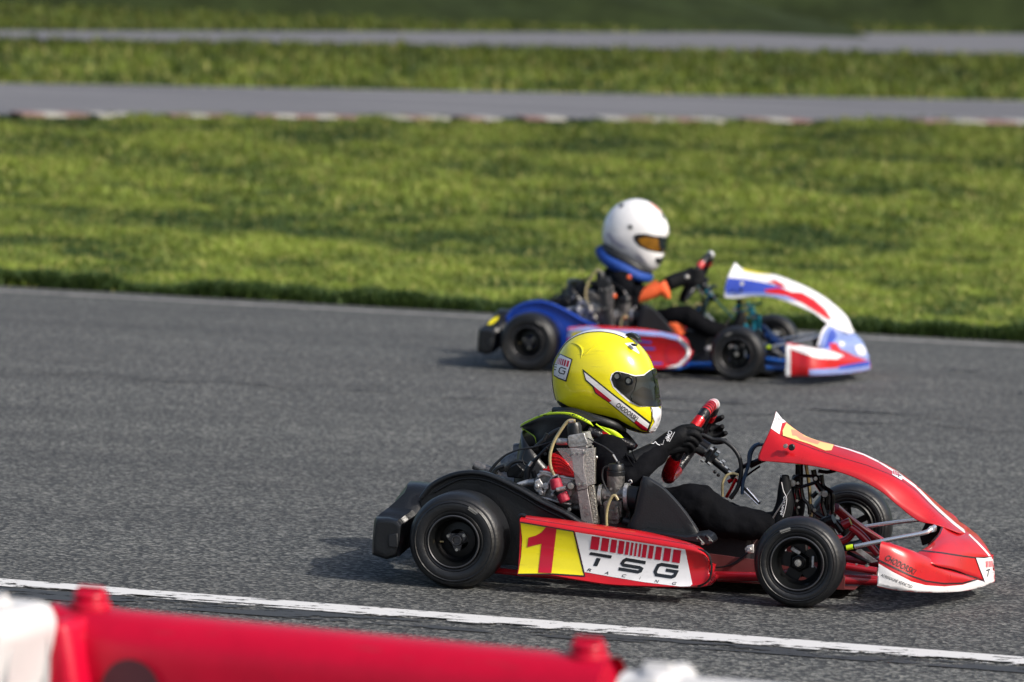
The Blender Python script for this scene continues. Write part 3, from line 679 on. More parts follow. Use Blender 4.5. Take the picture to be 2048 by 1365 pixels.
POD = [((180, 192), (160, 692), (212, 145)), ((330, 216), (290, 694), (350, 160)), ((520, 248), (480, 698), (540, 180)), ((700, 280), (700, 735), (720, 206)), ((1000, 325), (1000, 778), (1020, 250)), ((1300, 372), (1300, 792), (1312, 292)),
       ((1600, 425), (1600, 798), (1600, 358)), ((1760, 456), (1745, 792), (1750, 400)), ((1850, 492), (1845, 765), (1840, 440)), ((1900, 545), (1900, 710), (1885, 500)), ((1920, 600), (1920, 645), (1905, 570))]

FP0 = flat_polys
def shift(o, v):
    for q in (o if isinstance(o, list) else [o]): q.location = v
def build_kart(k, root, c):
    """c: colour dictionary of this kart"""
    RR, FR = .148, .138
    # tyres
    wheel(root, (0, -.60, RR), -1, RR, .175, False, k); wheel(root, (0, .60, RR), 1, RR, .175, False, k)
    wheel(root, (1.05, -.535, FR), -1, FR, .115, True, k); wheel(root, (1.05, .535, FR), 1, FR, .115, True, k)
    mk('rear_axle', cyl((0, 0, RR), (0, 1, 0), .02, 1.10, 20), 'dalu', root)
    # frame tubes, floor
    fr = c['frame']
    pts = []
    for s in (-1, 1):
        pts.append(tube([(-.12, s*.30, .07), (.1, s*.31, .06), (.3, s*.33, .05), (.9, s*.33, .05), (1.05, s*.26, .055), (1.25, s*.22, .055)], .016, 12))
        pts.append(tube([(.75, s*.33, .05), (.95, s*.40, .07), (1.05, s*.44, .11)], .016, 10))
        if s > 0: pts.append(tube([(1.06, s*.10, .24), (1.14, s*.20, .16), (1.30, s*.22, .07)], .015, 10))
        pts.append(tube([(.02, s*.33, .05), (.10, s*.55, .05), (.70, s*.58, .05), (.76, s*.34, .05)], .010, 10))
    pts.append(tube([(-.10, -.30, .065), (-.10, .30, .065)], .015, 10)); pts.append(tube([(.55, -.33, .05), (.55, .33, .05)], .015, 10)); pts.append(tube([(1.25, -.22, .055), (1.28, 0, .055), (1.25, .22, .055)], .014, 10))
    mk('chassis_frame', pts, fr, root)
    mk_each('floor_tray', [box((.78, 0, .034), (.82, .62, .004)), prism([(.62, .032), (1.16, .032), (1.16, .075), (1.0, .10), (.62, .125)], -.318, -.314), prism([(.62, .032), (1.16, .032), (1.16, .075), (1.0, .10), (.62, .125)], .314, .318)], c['tray'], root, bevel=.001)
    # side pods
    def pod(s):
        rows = []
        for i, (t, b, ti) in enumerate(POD):
            e = i/(len(POD)-1); yo = -.665+.03*(e > .93); dz = 0
            A = P('p', *t, yo); B = P('p', *b, yo); I = P('p', *ti, yo+.055); mid = A.lerp(B, .5); hollow = .014*(1 if i > 2 else .9)
            q1 = A.lerp(B, .18)+V3(0, hollow*.55, 0); q2 = mid+V3(0, hollow, 0); q3 = A.lerp(B, .85)+V3(0, hollow*.45, 0)
            top = I.copy(); lip = A.lerp(I, .4)+V3(0, -.004, .004)
            inn = V3(I.x, I.y+.05, I.z-.02); ib = V3(B.x, B.y+.09, B.z+.01)
            rw = [B, q3, q2, q1, A, lip, top, inn, ib]
            if k == 2: rw = [V3(v.x+.035*e, v.y, .035+(v.z-.035)*(1.0+.42*e)) for v in rw]
            rows.append(rw)
        g = grid(rows, 5, 3, True)
        return g if s < 0 else ([V3(v.x, -v.y, v.z*.74) for v in g[0]], [f[::-1] for f in g[1]])
    pn = mk('side_pod', pod(-1), c['pod'], root, sm=60); mk('side_pod', pod(1), c['pod'], root, sm=60)
    if k == 1: mk_each('pod_trim', [T('p', [(1800, 452, -.655), (1860, 470, -.655), (1905, 515, -.655), (1925, 600, -.655), (1918, 680, -.655), (1880, 750, -.655), (1800, 792, -.655)], 10, n=8),
                    T('p', [(175, 150), (200, 138), (235, 150)], 16, -.64, 8)], 'black', root)
    # rear fender (chain guard) in front of the engine
    go = [(839, 1000), (862, 972), (894, 954), (925, 945), (958, 945), (993, 955), (1042, 979), (1083, 1003), (1130, 1026), (1163, 1047), (1165, 1120), (1100, 1135), (1000, 1130), (860, 1085)]
    gi = [(x+(6 if i < 3 else 0), y+13) for i, (x, y) in enumerate(go[:10])]
    mk('rear_fender', [plate('f', go, -.49, .06), T('f', [(842, 998), (862, 973), (894, 955), (925, 947), (958, 947), (993, 957), (1042, 981), (1083, 1005), (1130, 1028), (1160, 1048)], 5.5, -.495, 10),
                       T('f', gi[1:], 3, -.492, 8)], c['fender'], root, bevel=.012, seg=3)
    # rear bumper
    st = [(-.664, 756, 792, 1046, 1108), (-.662, 750, 798, 1040, 1116), (-.645, 747, 801, 1035, 1121), (-.60, 747, 803, 1034, 1121), (-.555, 749, 806, 1033, 1120), (-.54, 757, 815, 1026, 1112), (-.50, 772, 830, 1015, 1100), (-.47, 784, 850, 985, 1092), (-.43, 790, 866, 968, 1086), (-.34, 795, 875, 962, 1080), (-.27, 797, 872, 963, 1078), (-.24, 800, 865, 980, 1075), (-.12, 800, 858, 990, 1072)]
    rows = []
    for (y, x0, x1, z0, z1) in st:
        a, b = P('f', x0, z0, y), P('f', x1, z1, y); xa, xb, zb, za = a.x, b.x, b.z, a.z; ch = .012; c2 = .040 if y > -.49 else .008
        rows.append([V3(xa, y, zb+ch), V3(xa, y, (za+zb)/2), V3(xa+.003, y, za-max(ch, c2*1.3)), V3(xa+c2, y, za), V3((xa+xb)/2, y, za+.002), V3(xb-ch, y, za-.002), V3(xb, y, za-ch*1.3), V3(xb, y, (za+zb)/2), V3(xb-.01, y, zb+ch), V3((xa+xb)/2, y, zb)])
    rows += [[V3(p.x, -p.y, min(p.z, .185+.1*(p.z-.185))) for p in r] for r in rows[::-1]]
    mk('rear_bumper', [grid(rows, 2, 1, True), box(V3(-.18, -.36, .12), (.09, .05, .05)), box(V3(-.18, .36, .12), (.09, .05, .05))], 'black', root, sm=28)
    mk('bumper_recess', [plate('a', [(112, 1050), (158, 1040), (161, 1112), (114, 1108)], -.668, .01)], 'dull', root, bevel=.003)
    if k == 2:
        rb_ = [q for q in root.children if q.name.startswith('rear_bumper')][0]; decal('bumper_sticker', 'A', FP0([[(152, 922), (185, 878), (230, 862), (225, 885), (188, 915)]]), bvh_of(rb_), 'yellow', rb_, .003, 12, 2, Y=-.45)
    # front bumper bars
    mk_each('front_bumper', [T('n', [(680, 955, -.27), (900, 910, -.27), (1120, 868, -.26), (1170, 846, -.25), (1200, 826, -.22)], 15, n=14), T('n', [(715, 832, .25), (900, 803, .25), (1130, 778, .25), (1200, 790, .25)], 14, n=14),
                        tube([P('n', 1180, 840, -.25), P('n', 1200, 835, 0), P('n', 1150, 790, .25)], .010, 10)], 'chrome', root)
    mk('bumper_sticker', T('n', [(628, 963), (668, 955)], 17, -.27, 14, smooth=False), 'lime', root)
    mk_each('bumper_mount', [plate('n', [(600, 950), (690, 940), (690, 985), (600, 985)], -.262, .03), plate('n', [(1100, 880), (1140, 800), (1240, 790), (1230, 860), (1170, 930), (1120, 950)], -.10, .2), T('n', [(630, 990), (780, 1060)], 14, -.25, 8, smooth=False)], 'anod', root, bevel=.003)
    mk('tray_edge', plate('n', [(680, 980), (720, 970), (830, 1050), (790, 1060)], -.20, .004), 'alu', root)
    # nose fairing
    z, rows = CONE[k]; cg = grid([[P(z, *q, k=k) for q in r] for r in rows], 6, 4)
    nose = mk('nose_fairing', [cg, mirror(cg)], c['cone'], root, solid=.003, sm=60, weld=.0004)
    z, rows = WING[k]; wg = grid([[P(z, *q, k=k) for q in r] for r in rows], 5, 3, True)
    wing = mk('nose_wing', [wg, mirror(wg)], c['wing'], root, sm=50)
    # front number panel
    z, rows = PANEL[k]; pg = grid([[P(z, *q, y, k=k) for q, y in zip(r, ys)] for r, ys in zip(rows, PY)], 6, 5)
    panel = mk('front_panel', [pg, mirror(pg)], c['panel'], root, solid=.003, sm=60, weld=.0004)
    # panel support
    mk_each('panel_support', [T('n', [(0, 430, -.05), (60, 400, -.05), (110, 380, -.05)], 18, n=8), T('s', [(1280, 860), (1400, 750), (1560, 680)], 20, -.06, 8), T('s', [(1400, 860), (1480, 800), (1560, 745)], 10, -.02, 8),
                         T('n', [(320, 420), (320, 640)], 26, .02, 10), plate('n', [(100, 385), (330, 405), (330, 415), (100, 400)], -.12, .004)], 'anod', root)
    mk('support_post', T('n', [(362, 420), (385, 560), (395, 760)], 12, .05, 8), 'gold', root)
    # pedals and brackets
    pc = c['pedal']
    def ring_plate(pts, r): return T('w', pts, r, -.07, 8, kk=4)
    br = [ring_plate([(660, 268), (700, 215), (860, 215), (875, 240), (850, 260), (760, 290), (690, 300), (660, 268)], 13),
          ring_plate([(700, 290), (690, 340), (700, 400), (690, 460), (700, 520)], 14), ring_plate([(730, 310), (745, 390), (790, 440), (800, 520)], 14),
          T('w', [(830, 160), (850, 250), (900, 330)], 22, .04, 8), T('w', [(895, 200), (910, 290), (960, 330), (985, 370), (980, 530)], 18, .06, 8), T('w', [(870, 170), (940, 180), (1010, 165)], 15, .06, 8),
          T('w', [(905, 380), (900, 440), (930, 540)], 16, .06, 8), T('w', [(800, 440), (840, 500), (930, 560), (1010, 620)], 20, .02, 8), T('w', [(940, 330), (930, 480)], 26, .08, 8),
          T('w', [(820, 380), (860, 340)], 18, .03, 8), cyl(P('w', 660, 268, -.08), (0, 1, 0), .011, .02, 18), cyl(P('w', 848, 232, -.08), (0, 1, 0), .008, .02, 18), cyl(P('w', 920, 355, .03), (0, 1, 0), .012, .03, 18)]
    mk_each('pedal_bracket', br, pc, root)
    mk_each('pedal_bolt', bolt('w', 660, 268, 18, -.10)+bolt('w', 848, 232, 10, -.10)+bolt('w', 920, 355, 17, .01)+bolt('w', 940, 568, 24, -.02)+bolt('w', 1218, 632, 16, .2)+bolt('w', 840, 485, 9, .0)+bolt('w', 705, 268, 8, -.09)+bolt('w', 1175, 930, 12, -.25)+bolt('w', 1260, 940, 14, -.25)+bolt('w', 700, 410, 7, -.1)+bolt('w', 712, 462, 6, -.1)+bolt('w', 880, 360, 8, .01), 'bolt', root, 2)
    mk_each('kingpin', [T('w', [(930, 540), (1010, 590), (1060, 660)], 32, -.02, 12, smooth=False), cyl(P('w', 945, 575, -.05), (.9, -.2, .4), .016, .045, 20), tube([(1.05, -.44, .08), (1.04, -.42, .20)], .014, 12, smooth=False), tube([(1.05, .44, .08), (1.04, .42, .20)], .014, 12, smooth=False)], 'anod', root)
    mk_each('tie_rod', [tube([(.98, -.42, .12), (.93, -.05, .16)], .006, 10, smooth=False), tube([(.98, .42, .12), (.93, .05, .16)], .006, 10, smooth=False)], 'alu', root)
    mk_each('brace_tube', [T('w', [(1060, 610), (1130, 580)], 38, .0, 12, smooth=False), T('w', [(1130, 620), (1220, 690), (1350, 840)], 30, -.02, 12), T('w', [(1050, 740), (1110, 710), (1160, 650)], 28, .02, 12), T('w', [(1095, 935), (1340, 975)], 30, -.25, 12, smooth=False)], fr, root)
    mk_each('brake_cable', [T('w', [(650, 315), (600, 400), (480, 590), (330, 780)], 2.5, -.15, 6), T('w', [(650, 315), (570, 440), (440, 640)], 2., -.15, 6)], 'bolt', root)
    mk('throttle_cable', [T('w', [(0, 945), (110, 940), (210, 905), (310, 820)], [6, 7, 13, 8], -.33, 8)], 'black', root)
    mk('cable_clamp', [T('w', [(300, 820), (330, 790)], 20, -.34, 8, smooth=False), plate('w', [(275, 795), (300, 770), (350, 760), (350, 830), (290, 835)], -.33, .01)], 'alu', root, bevel=.002)
    # steering
    C0 = P('s', 890, 495, 0); A_ = P('s', 655, 885, 0); B_ = P('s', 1125, 105, 0); u = (B_-A_); R = u.length/2-.014; u.normalize(); yh = V3(0, 1, 0); nrm = u.cross(yh)
    if nrm.x < 0: nrm = -nrm
    sw = empty('steering_wheel', (0, 0, 0)); sw.parent = root
    def arc(a0, a1, r, n=10):
        return tube([C0+u*(R*math.cos(math.radians(a)))+yh*(R*math.sin(math.radians(a))) for a in np.linspace(a0, a1, n)], r if not isinstance(r, list) else [r[0]]+[r[1]]*(n-2)+[r[-1]], 14, 2)
    mk('wheel_rim', [arc(0, 360, .0175, 40)], 'leather' if k == 1 else 'black', sw)
    mk_each('red_grip', [arc(-62, -48, .0186, 6), arc(48, 60, .0186, 5)]+([arc(-185, -112, [.019]+[.022]*10+[.019], 12), arc(150, 176, .0205, 8)] if k == 1 else []), 'redm' if k == 1 else 'red', sw)
    mk('rim_top', [arc(-12, 14, .0182, 8)], 'white', sw)
    if k == 1: mk_each('rim_print', [arc(-34+5*i, -31.5+5*i, .0184, 3) for i in range(7)], 'red', sw)
    sp_ = [tube([C0+nrm*.02, C0+u*(R*math.cos(math.radians(a)))+yh*(R*math.sin(math.radians(a)))], .009, 10, smooth=False, flat=.5) for a in (0, -115, 115)]
    mk_each('spoke', sp_, 'anod', sw)
    mk('hub_boss', [cyl(C0+nrm*.035, nrm, .026, .05, 24), cyl(C0+nrm*.01, nrm, .034, .012, 24)], 'anod', sw)
    cc = c['col']
    mk('steering_column', [T('s', [(900, 520), (1060, 640)], [36, 38], -.03, 16, smooth=False), T('s', [(1060, 640), (1255, 810)], [44, 34], -.03, 16, smooth=False), T('s', [(1255, 810), (1560, 1110)], 13, -.02, 12, smooth=False)], cc, root)
    mk('column_clamp', [T('s', [(1040, 715), (1075, 640), (1130, 560)], 26, -.06, 6, smooth=False), box(P('s', 1085, 640, -.04), (.034, .05, .03), Matrix.Rotation(.75, 3, 'Y'))], 'black', root, bevel=.003)
    mk_each('clamp_bolt', sum([[tube([P('s', x, y, -.07), P('s', x+28, y+20, -.07)], .005, 8, smooth=False)] for x, y in ((1075, 570), (985, 680), (1050, 710), (1140, 600), (1165, 700), (1215, 750), (1250, 795), (1190, 690))], []), 'bolt', root)
    if k == 2:
        sw.location = (.125, 0, .045)
        for q in root.children:
            if q.name.split('.')[0] in ('steering_column', 'column_clamp', 'clamp_bolt'): q.location = (.10, 0, .03)
    mk_each('column_knob', [ball(P('s', 1120, 800, -.05), .006), ball(P('s', 1155, 832, -.05), .006)], 'black', root)
    mk_each('column_support', [T('s', [(1250, 900), (1330, 850)], 20, .0, 8), T('s', [(1330, 860), (1280, 960), (1230, 1050)], 16, -.04, 8), T('s', [(1390, 850), (1340, 960), (1290, 1060)], 12, .05, 8)], 'redm' if k == 1 else 'bluef', root)
    mk_each('support_rod', [T('s', [(1430, 960), (1550, 1095)], 12, -.1, 8, smooth=False), T('s', [(1400, 990), (1540, 1120)], 6, -.05, 8, smooth=False)], 'chrome', root)
    mk('steering_cable', [T('s', [(900, 430), (1010, 445), (1100, 485), (1200, 495), (1300, 570), (1365, 680), (1375, 820), (1340, 960), (1270, 1060)], 21, -.07, 12)], 'dull', root)
    mk_each('brake_hose', [T('n', [(100, 290), (40, 300), (10, 345), (0, 400)], 10, -.06, 10), T('s', [(1560, 525), (1500, 550), (1455, 620), (1450, 720), (1420, 820), (1395, 900), (1385, 1020)], 17, -.08, 12)], 'bhose', root)
    mk('fuel_hose', [T('s', [(1195, 1040), (1195, 920), (1225, 845), (1290, 815), (1350, 830)], 13, -.09, 10)], 'hose', root)
    # front hub red bits behind the near wheel, seat, fuel tank
    mk('seat', [grid([[V3(.22, -.17, .30), V3(.20, -.20, .18), V3(.28, -.17, .06), V3(.40, -.12, .05)], [V3(.10, -.18, .42), V3(.08, -.2, .25), V3(.14, -.12, .07), V3(.40, 0, .045)],
                      [V3(.06, 0, .44), V3(.06, 0, .25), V3(.12, 0, .07), V3(.40, .03, .045)], [V3(.10, .18, .42), V3(.08, .2, .25), V3(.14, .12, .07), V3(.40, .08, .045)], [V3(.22, .17, .30), V3(.20, .20, .18), V3(.28, .17, .06), V3(.40, .12, .05)]], 5, 5)], 'black', root, solid=.006, sm=60)
    mk('fuel_tank', [box((.72, 0, .13), (.22, .22, .16))], 'dull', root, bevel=.02)
    # ---------------- engine
    en = empty('engine', (0, 0, 0)); en.parent = root
    mk('crankcase', [plate('e', [(500, 790), (455, 820), (470, 730), (520, 655), (600, 640), (720, 690), (900, 720), (930, 860), (930, 1000), (780, 960), (640, 950), (500, 905)], -.395, .165)], 'dalu', en, bevel=.003, sm=20)
    mk_each('case_cover', [plate('e', [(620, 740), (660, 700), (760, 690), (840, 720), (880, 800), (860, 900), (780, 940), (690, 920), (630, 850)], -.412, .02), plate('e', [(470, 745), (520, 720), (560, 790), (545, 860), (490, 870), (460, 830)], -.415, .02), plate('e', [(490, 895), (700, 950), (850, 985), (850, 1003), (700, 978), (490, 918)], -.42, .03),
                           T('e', [(500, 700), (560, 668), (650, 700), (700, 760)], 20, -.405, 8), T('e', [(520, 650), (600, 655), (720, 700), (890, 730)], 13, -.41, 8), T('e', [(560, 900), (600, 800), (660, 700)], 12, -.41, 8), T('e', [(700, 960), (740, 860), (760, 760)], 10, -.42, 8),
                           cyl(P('e', 590, 800, -.41), (0, 1, 0), .011, .02, 20), cyl(P('e', 540, 870, -.42), (0, 1, 0), .008, .02, 16), cyl(P('e', 660, 890, -.42), (0, 1, 0), .006, .02, 14), cyl(P('e', 500, 800, -.42), (0, 1, 0), .007, .02, 14)], 'alu', en, bevel=.0025, sm=30)
    mk('strap_lever', T('e', [(240, 805), (380, 770), (470, 760)], [20, 34, 40], -.36, 10), 'alu', en)
    mk_each('lower_case', [plate('e', [(700, 900), (960, 900), (980, 1060), (820, 1050), (700, 1000)], -.38, .1), cyl(P('e', 850, 800, -.425), (0, 1, 0), .014, .03, 20), plate('e', [(1150, 980), (1480, 980), (1480, 1260), (1150, 1240)], -.33, .1)], 'dalu', en, bevel=.006)
    rd = c['cyl']
    mk('cylinder', [plate('e', [(655, 455), (720, 475), (800, 540), (870, 625), (885, 705), (560, 640), (560, 622), (620, 580), (625, 500)], -.39, .10), plate('e', [(555, 618), (885, 690), (885, 712), (555, 645)], -.40, .11)] +
       [T('e', [(640+i*6, 490+34*i), (720+18*i, 500+36*i), (800+20*i, 560+34*i)], 7, -.392, 6) for i in range(4)], rd, en, bevel=.004)
    mk_each('exhaust_bracket', [plate('e', [(845, 405), (985, 415), (985, 620), (1025, 800), (1020, 830), (915, 850), (885, 720), (865, 560)], -.445, .012), plate('e', [(912, 850), (1022, 828), (1085, 1200), (960, 1195)], -.442, .012)], 'strap' if k == 1 else 'dull', en, bevel=.002)
    mk_each('strap_side', [plate('e', [(985, 415), (1100, 400), (1100, 780), (1030, 800), (990, 640)], -.436, .02), plate('e', [(1028, 800), (1088, 790), (1142, 1200), (1088, 1200)], -.434, .02)], 'stamp' if k == 1 else 'dalu', en, bevel=.002)
    bv = bvh_of([o for o in en.children if o.name.startswith('exhaust_bracket')])
    if k == 1:
        decal('embossed_letter', 'e', [text_flat('R', (983, 1040), (36, -3), (-4, -34), 0, .01), text_flat('O', (996, 1118), (36, -3), (-4, -34), 0, .01), text_flat('T', (1010, 1196), (34, -3), (-4, -34), 0, .01)], bv, 'bolt', en, .0015, 60, Y=-.44)
    mk_each('bracket_bolt', bolt('e', 880, 460, 9, -.447)+bolt('e', 932, 457, 9, -.447)+bolt('e', 1000, 450, 13, -.447)+bolt('e', 935, 783, 10, -.447)+bolt('e', 985, 780, 9, -.447)+bolt('e', 848, 800, 22, -.45)+bolt('e', 835, 1045, 13, -.43)+bolt('e', 1275, 830, 14, -.40)+bolt('e', 1210, 915, 12, -.40)+bolt('e', 1375, 972, 9, -.40)+bolt('e', 545, 870, 9, -.42)+bolt('e', 590, 608, 8, -.42), 'bolt', en, 2)
    if k == 1: mk('clear_shield', plate('e', [(695, 405), (1100, 398), (1100, 775), (1020, 800), (870, 640)], -.452, .0015), 'clear', en)
    mk('cylinder_head', [plate('e', [(815, 280), (830, 270), (990, 245), (1005, 300), (1028, 345), (1025, 370), (990, 385), (840, 400), (820, 380)], -.40, .09), T('e', [(700, 330), (750, 335), (820, 335)], [36, 38, 34], -.36, 14), plate('e', [(835, 375), (1010, 360), (1020, 400), (840, 415)], -.395, .08)], 'alu' if k == 1 else 'dull', en, bevel=.008, seg=3)
    mk('radiator_cap', [T('e', [(893, 262), (885, 175), (880, 135)], [74, 76, 60], -.36, 20, smooth=False)]+[T('e', [(835+i*22, 262), (832+i*20, 165)], 7, -.36-.021+abs(i-2.5)*.003, 6, smooth=False) for i in range(6)], 'black', en)
    mk('breather_hose', [T('e', [(895, 118), (820, 120), (740, 220), (670, 340), (633, 460), (630, 560), (655, 650), (690, 710)], 17, -.42, 12)], 'hose', en)
    mk_each('hose_clip', [T('e', [(880, 118), (830, 122)], 19, -.42, 10, smooth=False), T('e', [(660, 700), (715, 690)], 18, -.42, 10, smooth=False), T('e', [(700, 840), (790, 820)], 22, -.455, 10, smooth=False)], 'alu', en)
    mk_each('fuel_filter', [T('e', [(680, 720), (710, 830)], [58, 64], -.43, 20, smooth=False), T('e', [(750, 870), (790, 965)], [62, 58], -.43, 20, smooth=False)], 'pink' if k == 1 else 'dalu', en, bevel=.004, seg=3)
    mk_each('filter_band', [T('e', [(712, 832), (752, 885)], [58, 58], -.43, 20, smooth=False), T('e', [(700, 690), (715, 725)], 30, -.43, 12, smooth=False)], 'black', en)
    mk_each('spark_plug_boot', [T('e', [(435, 540), (400, 620), (385, 730)], [20, 34, 30], -.33, 12), T('e', [(600, 400), (520, 480), (440, 560)], [18, 16, 22], -.30, 10), T('e', [(600, 250), (560, 330)], 20, -.3, 8), T('e', [(450, 640), (480, 740)], 26, -.30, 10)], 'dull', en)
    mk_each('cable', [T('e', [(0, 650), (60, 570), (160, 480), (300, 420), (420, 400), (540, 370), (700, 320)], [20, 16, 11, 10, 12, 9, 9], -.33, 10), T('e', [(370, 420), (340, 500), (360, 570), (420, 620)], 5, -.33, 6), T('e', [(150, 640), (230, 560), (330, 540), (420, 580)], [26, 20, 16, 12], -.28, 8),
               T('e', [(20, 690), (70, 620), (150, 590)], 22, -.36, 8), T('e', [(1010, 290), (1100, 340), (1200, 390), (1290, 460)], [7, 7, 8, 12], -.38, 8), T('e', [(1240, 590), (1190, 620), (1180, 720), (1230, 850)], 9, -.42, 8),
               T('e', [(480, 390), (560, 320), (660, 240), (740, 200)], 22, -.26, 8), T('e', [(400, 680), (520, 480), (640, 360)], 14, -.28, 8)], 'dull', en)
    mk_each('electrical_box', [plate('e', [(80, 610), (110, 570), (165, 600), (150, 650), (100, 660)], -.34, .03), plate('e', [(165, 620), (280, 560), (360, 640), (300, 720), (180, 710)], -.25, .1)], 'black', en, bevel=.004)
    mk_each('cable_fitting', [T('e', [(30, 700), (80, 655)], 14, -.35, 8, smooth=False), T('e', [(1290, 470), (1345, 560)], 11, -.38, 8, smooth=False), T('e', [(1075, 375), (1075, 440)], 13, -.40, 8, smooth=False), ball(P('e', 1115, 500, -.38), .006), T('e', [(410, 590), (440, 545)], 16, -.34, 8, smooth=False)], 'bolt', en)
    mk_each('silencer_pipe', [T('f', [(948, 930), (985, 950), (1010, 975)], [9, 14, 14], -.10, 14), T('f', [(985, 952), (1010, 965), (1060, 975)], 20, -.12, 14), T('f', [(1010, 935), (1040, 920), (1075, 930)], 18, -.05, 14), T('f', [(1030, 905), (1090, 900)], 18, .12, 14)], 'dalu' if k == 1 else 'dull', en)
    mk('carburettor', [T('e', [(1322, 690), (1318, 880)], [92, 88], -.38, 20, smooth=False), T('e', [(1190, 880), (1440, 880)], [80, 86], -.38, 22, smooth=False), plate('e', [(1200, 960), (1380, 960), (1375, 1110), (1340, 1200), (1230, 1200), (1200, 1100)], -.42, .09),
                       T('e', [(1330, 1010), (1330, 1080)], 24, -.435, 14, smooth=False), plate('e', [(1240, 1060), (1350, 1060), (1350, 1160), (1240, 1160)], -.43, .03), T('e', [(1215, 905), (1390, 925)], 12, -.425, 8, smooth=False), T('e', [(1380, 950), (1375, 1130)], 12, -.41, 8, smooth=False)], 'dalu', en, bevel=.003)
    mk('carburettor_cap', [T('e', [(1325, 565), (1325, 585), (1322, 640)], [70, 84, 86], -.38, 24, smooth=False), T('e', [(1322, 640), (1322, 695)], [96, 94], -.38, 24, smooth=False), T('e', [(1335, 540), (1345, 575)], 26, -.38, 12, smooth=False)], 'black', en, bevel=.002)
    mk_each('hose_clamp', [cyl(P('e', 1165, 895, -.38), (1, 0, 0), .034, .010, 30), cyl(P('e', 1440, 910, -.38), (1, 0, .05), .042, .012, 30), T('e', [(1455, 750), (1475, 735), (1490, 760), (1470, 775)], 7, -.42, 6)], 'alu', en)
    mk_each('intake_boot', [T('e', [(1100, 895), (1160, 895)], 95, -.38, 24, smooth=False), T('e', [(1420, 905), (1560, 930)], [112, 120], -.38, 26, smooth=False), T('e', [(1390, 1160), (1480, 1190)], 40, -.40, 14, smooth=False)], 'dull', en, bevel=.003)
    mk('overflow_hose', [T('e', [(1345, 950), (1310, 900), (1270, 930), (1235, 1020), (1222, 1120), (1225, 1230)], 16, -.44, 12)], 'hose', en)
    if k == 1: mk_each('fuel_bottle', [T('e', [(1090, 520), (1085, 610)], 28, -.36, 14, smooth=False)], 'gold', en)
    else: mk_each('fuel_bottle', [ball(P('A', 1020, 725, -.42, 2), .011), ball(P('A', 1118, 597, -.42, 2), .012), ball(P('A', 1092, 870, -.42, 2), .012)], 'orange', en)
    # intake silencer box: tapered shell
    sec = lambda y, g: [P('s', x_, y_, y) for x_, y_ in g]
    o0 = [(420, 840), (530, 885), (620, 945), (720, 1045), (815, 1155), (900, 1270), (960, 1365), (990, 1440), (1000, 1500), (290, 1440), (330, 1200), (380, 980)]
    def ins(g, d): cx = 600; cy = 1220; return [(cx+(x_-cx)*d, cy+(y_-cy)*d) for x_, y_ in g]
    rows = [sec(-.475, ins(o0, .55)), sec(-.475, ins(o0, .9)), sec(-.462, ins(o0, .975)), sec(-.44, o0), sec(-.28, o0), sec(-.26, ins(o0, .95))]
    mk('intake_silencer', grid(rows, 2, 2, True), 'dull' if k == 1 else 'dull', root, sm=50)
    mk_each('silencer_seam', [T('s', [(500, 1130), (590, 1000), (640, 950)], 3, -.472, 6), T('s', [(760, 1185), (830, 1160)], 3.5, -.45, 6)], 'black', root)
    mk_each('silencer_base', [plate('p', [(1240, 300), (1300, 270), (1700, 330), (1840, 310), (1900, 340), (1930, 400), (1880, 420), (1800, 400), (1500, 350)], -.55, .12), T('p', [(1790, 330), (1850, 400)], 14, -.6, 8), T('p', [(1870, 320), (1935, 390)], 16, -.58, 8)], 'black', root, bevel=.005)
    mk_each('base_bolt', bolt('p', 1845, 395, 10, -.61)+bolt('p', 1912, 365, 8, -.60)+bolt('p', 1800, 350, 8, -.60), 'bolt', root, 2)
    mk('muffler', [tube([(.06, .1, .2), (.12, .30, .18), (.3, .42, .15), (.55, .44, .14)], [.03, .05, .05, .03], 16)], 'dalu', root)
    return dict(pod=pn, nose=nose, wing=wing, panel=panel)

near_kart = empty('racing_kart', (KART[1][0], KART[1][1], 0), -KART[1][2])
tag(near_kart, 'red racing kart with number 1 on its yellow and white side pod', 'go-kart', 'racing karts on the track')
k1 = build_kart(1, near_kart, dict(frame='redf', tray='tray', pod='red', fender='black', cone='red', wing='red', panel='red', pedal='anod', col='black', cyl='redm'))
far_kart = empty('racing_kart', (KART[2][0], KART[2][1], 0), -KART[2][2])
tag(far_kart, 'blue, white and red racing kart behind, nearer the grass', 'go-kart', 'racing karts on the track')
k2 = build_kart(2, far_kart, dict(frame='bluef', tray='dull', pod='red', fender='blue', cone='lilac', wing='red', panel='white', pedal='cyan', col='cyan', cyl='dalu'))

# ---- stickers on the red kart
b = bvh_of(k1['pod']); pr = k1['pod']; FP = flat_polys; Y = -.66
decal('white_sticker', 'p', FP([[(683, 294), (1685, 452), (1755, 788), (1640, 790), (1300, 748), (1000, 698), (770, 657)]]), b, 'white', pr, .0010, 30, Y=Y)
decal('number_plate', 'p', FP([[(187, 209), (670, 290), (768, 690), (480, 671), (165, 676), (192, 520), (203, 360)]]), b, 'yellow', pr, .0012, 30, Y=Y)
decal('number_border', 'p', FP(strokes([(183, 204), (670, 288), (770, 694), (480, 675), (162, 678)], 11)), b, 'ink', pr, .0022, 30, Y=Y)
decal('number', 'p', FP([[(420, 248), (515, 264), (468, 667), (348, 664), (378, 400), (330, 410), (248, 432), (258, 345), (320, 328), (375, 300)]]), b, 'dred', pr, .0026, 30, Y=Y)
bars = []
tl = lambda f: (835+815*f, 330+132*f); bl = lambda f: (820+815*f, 448+130*f)
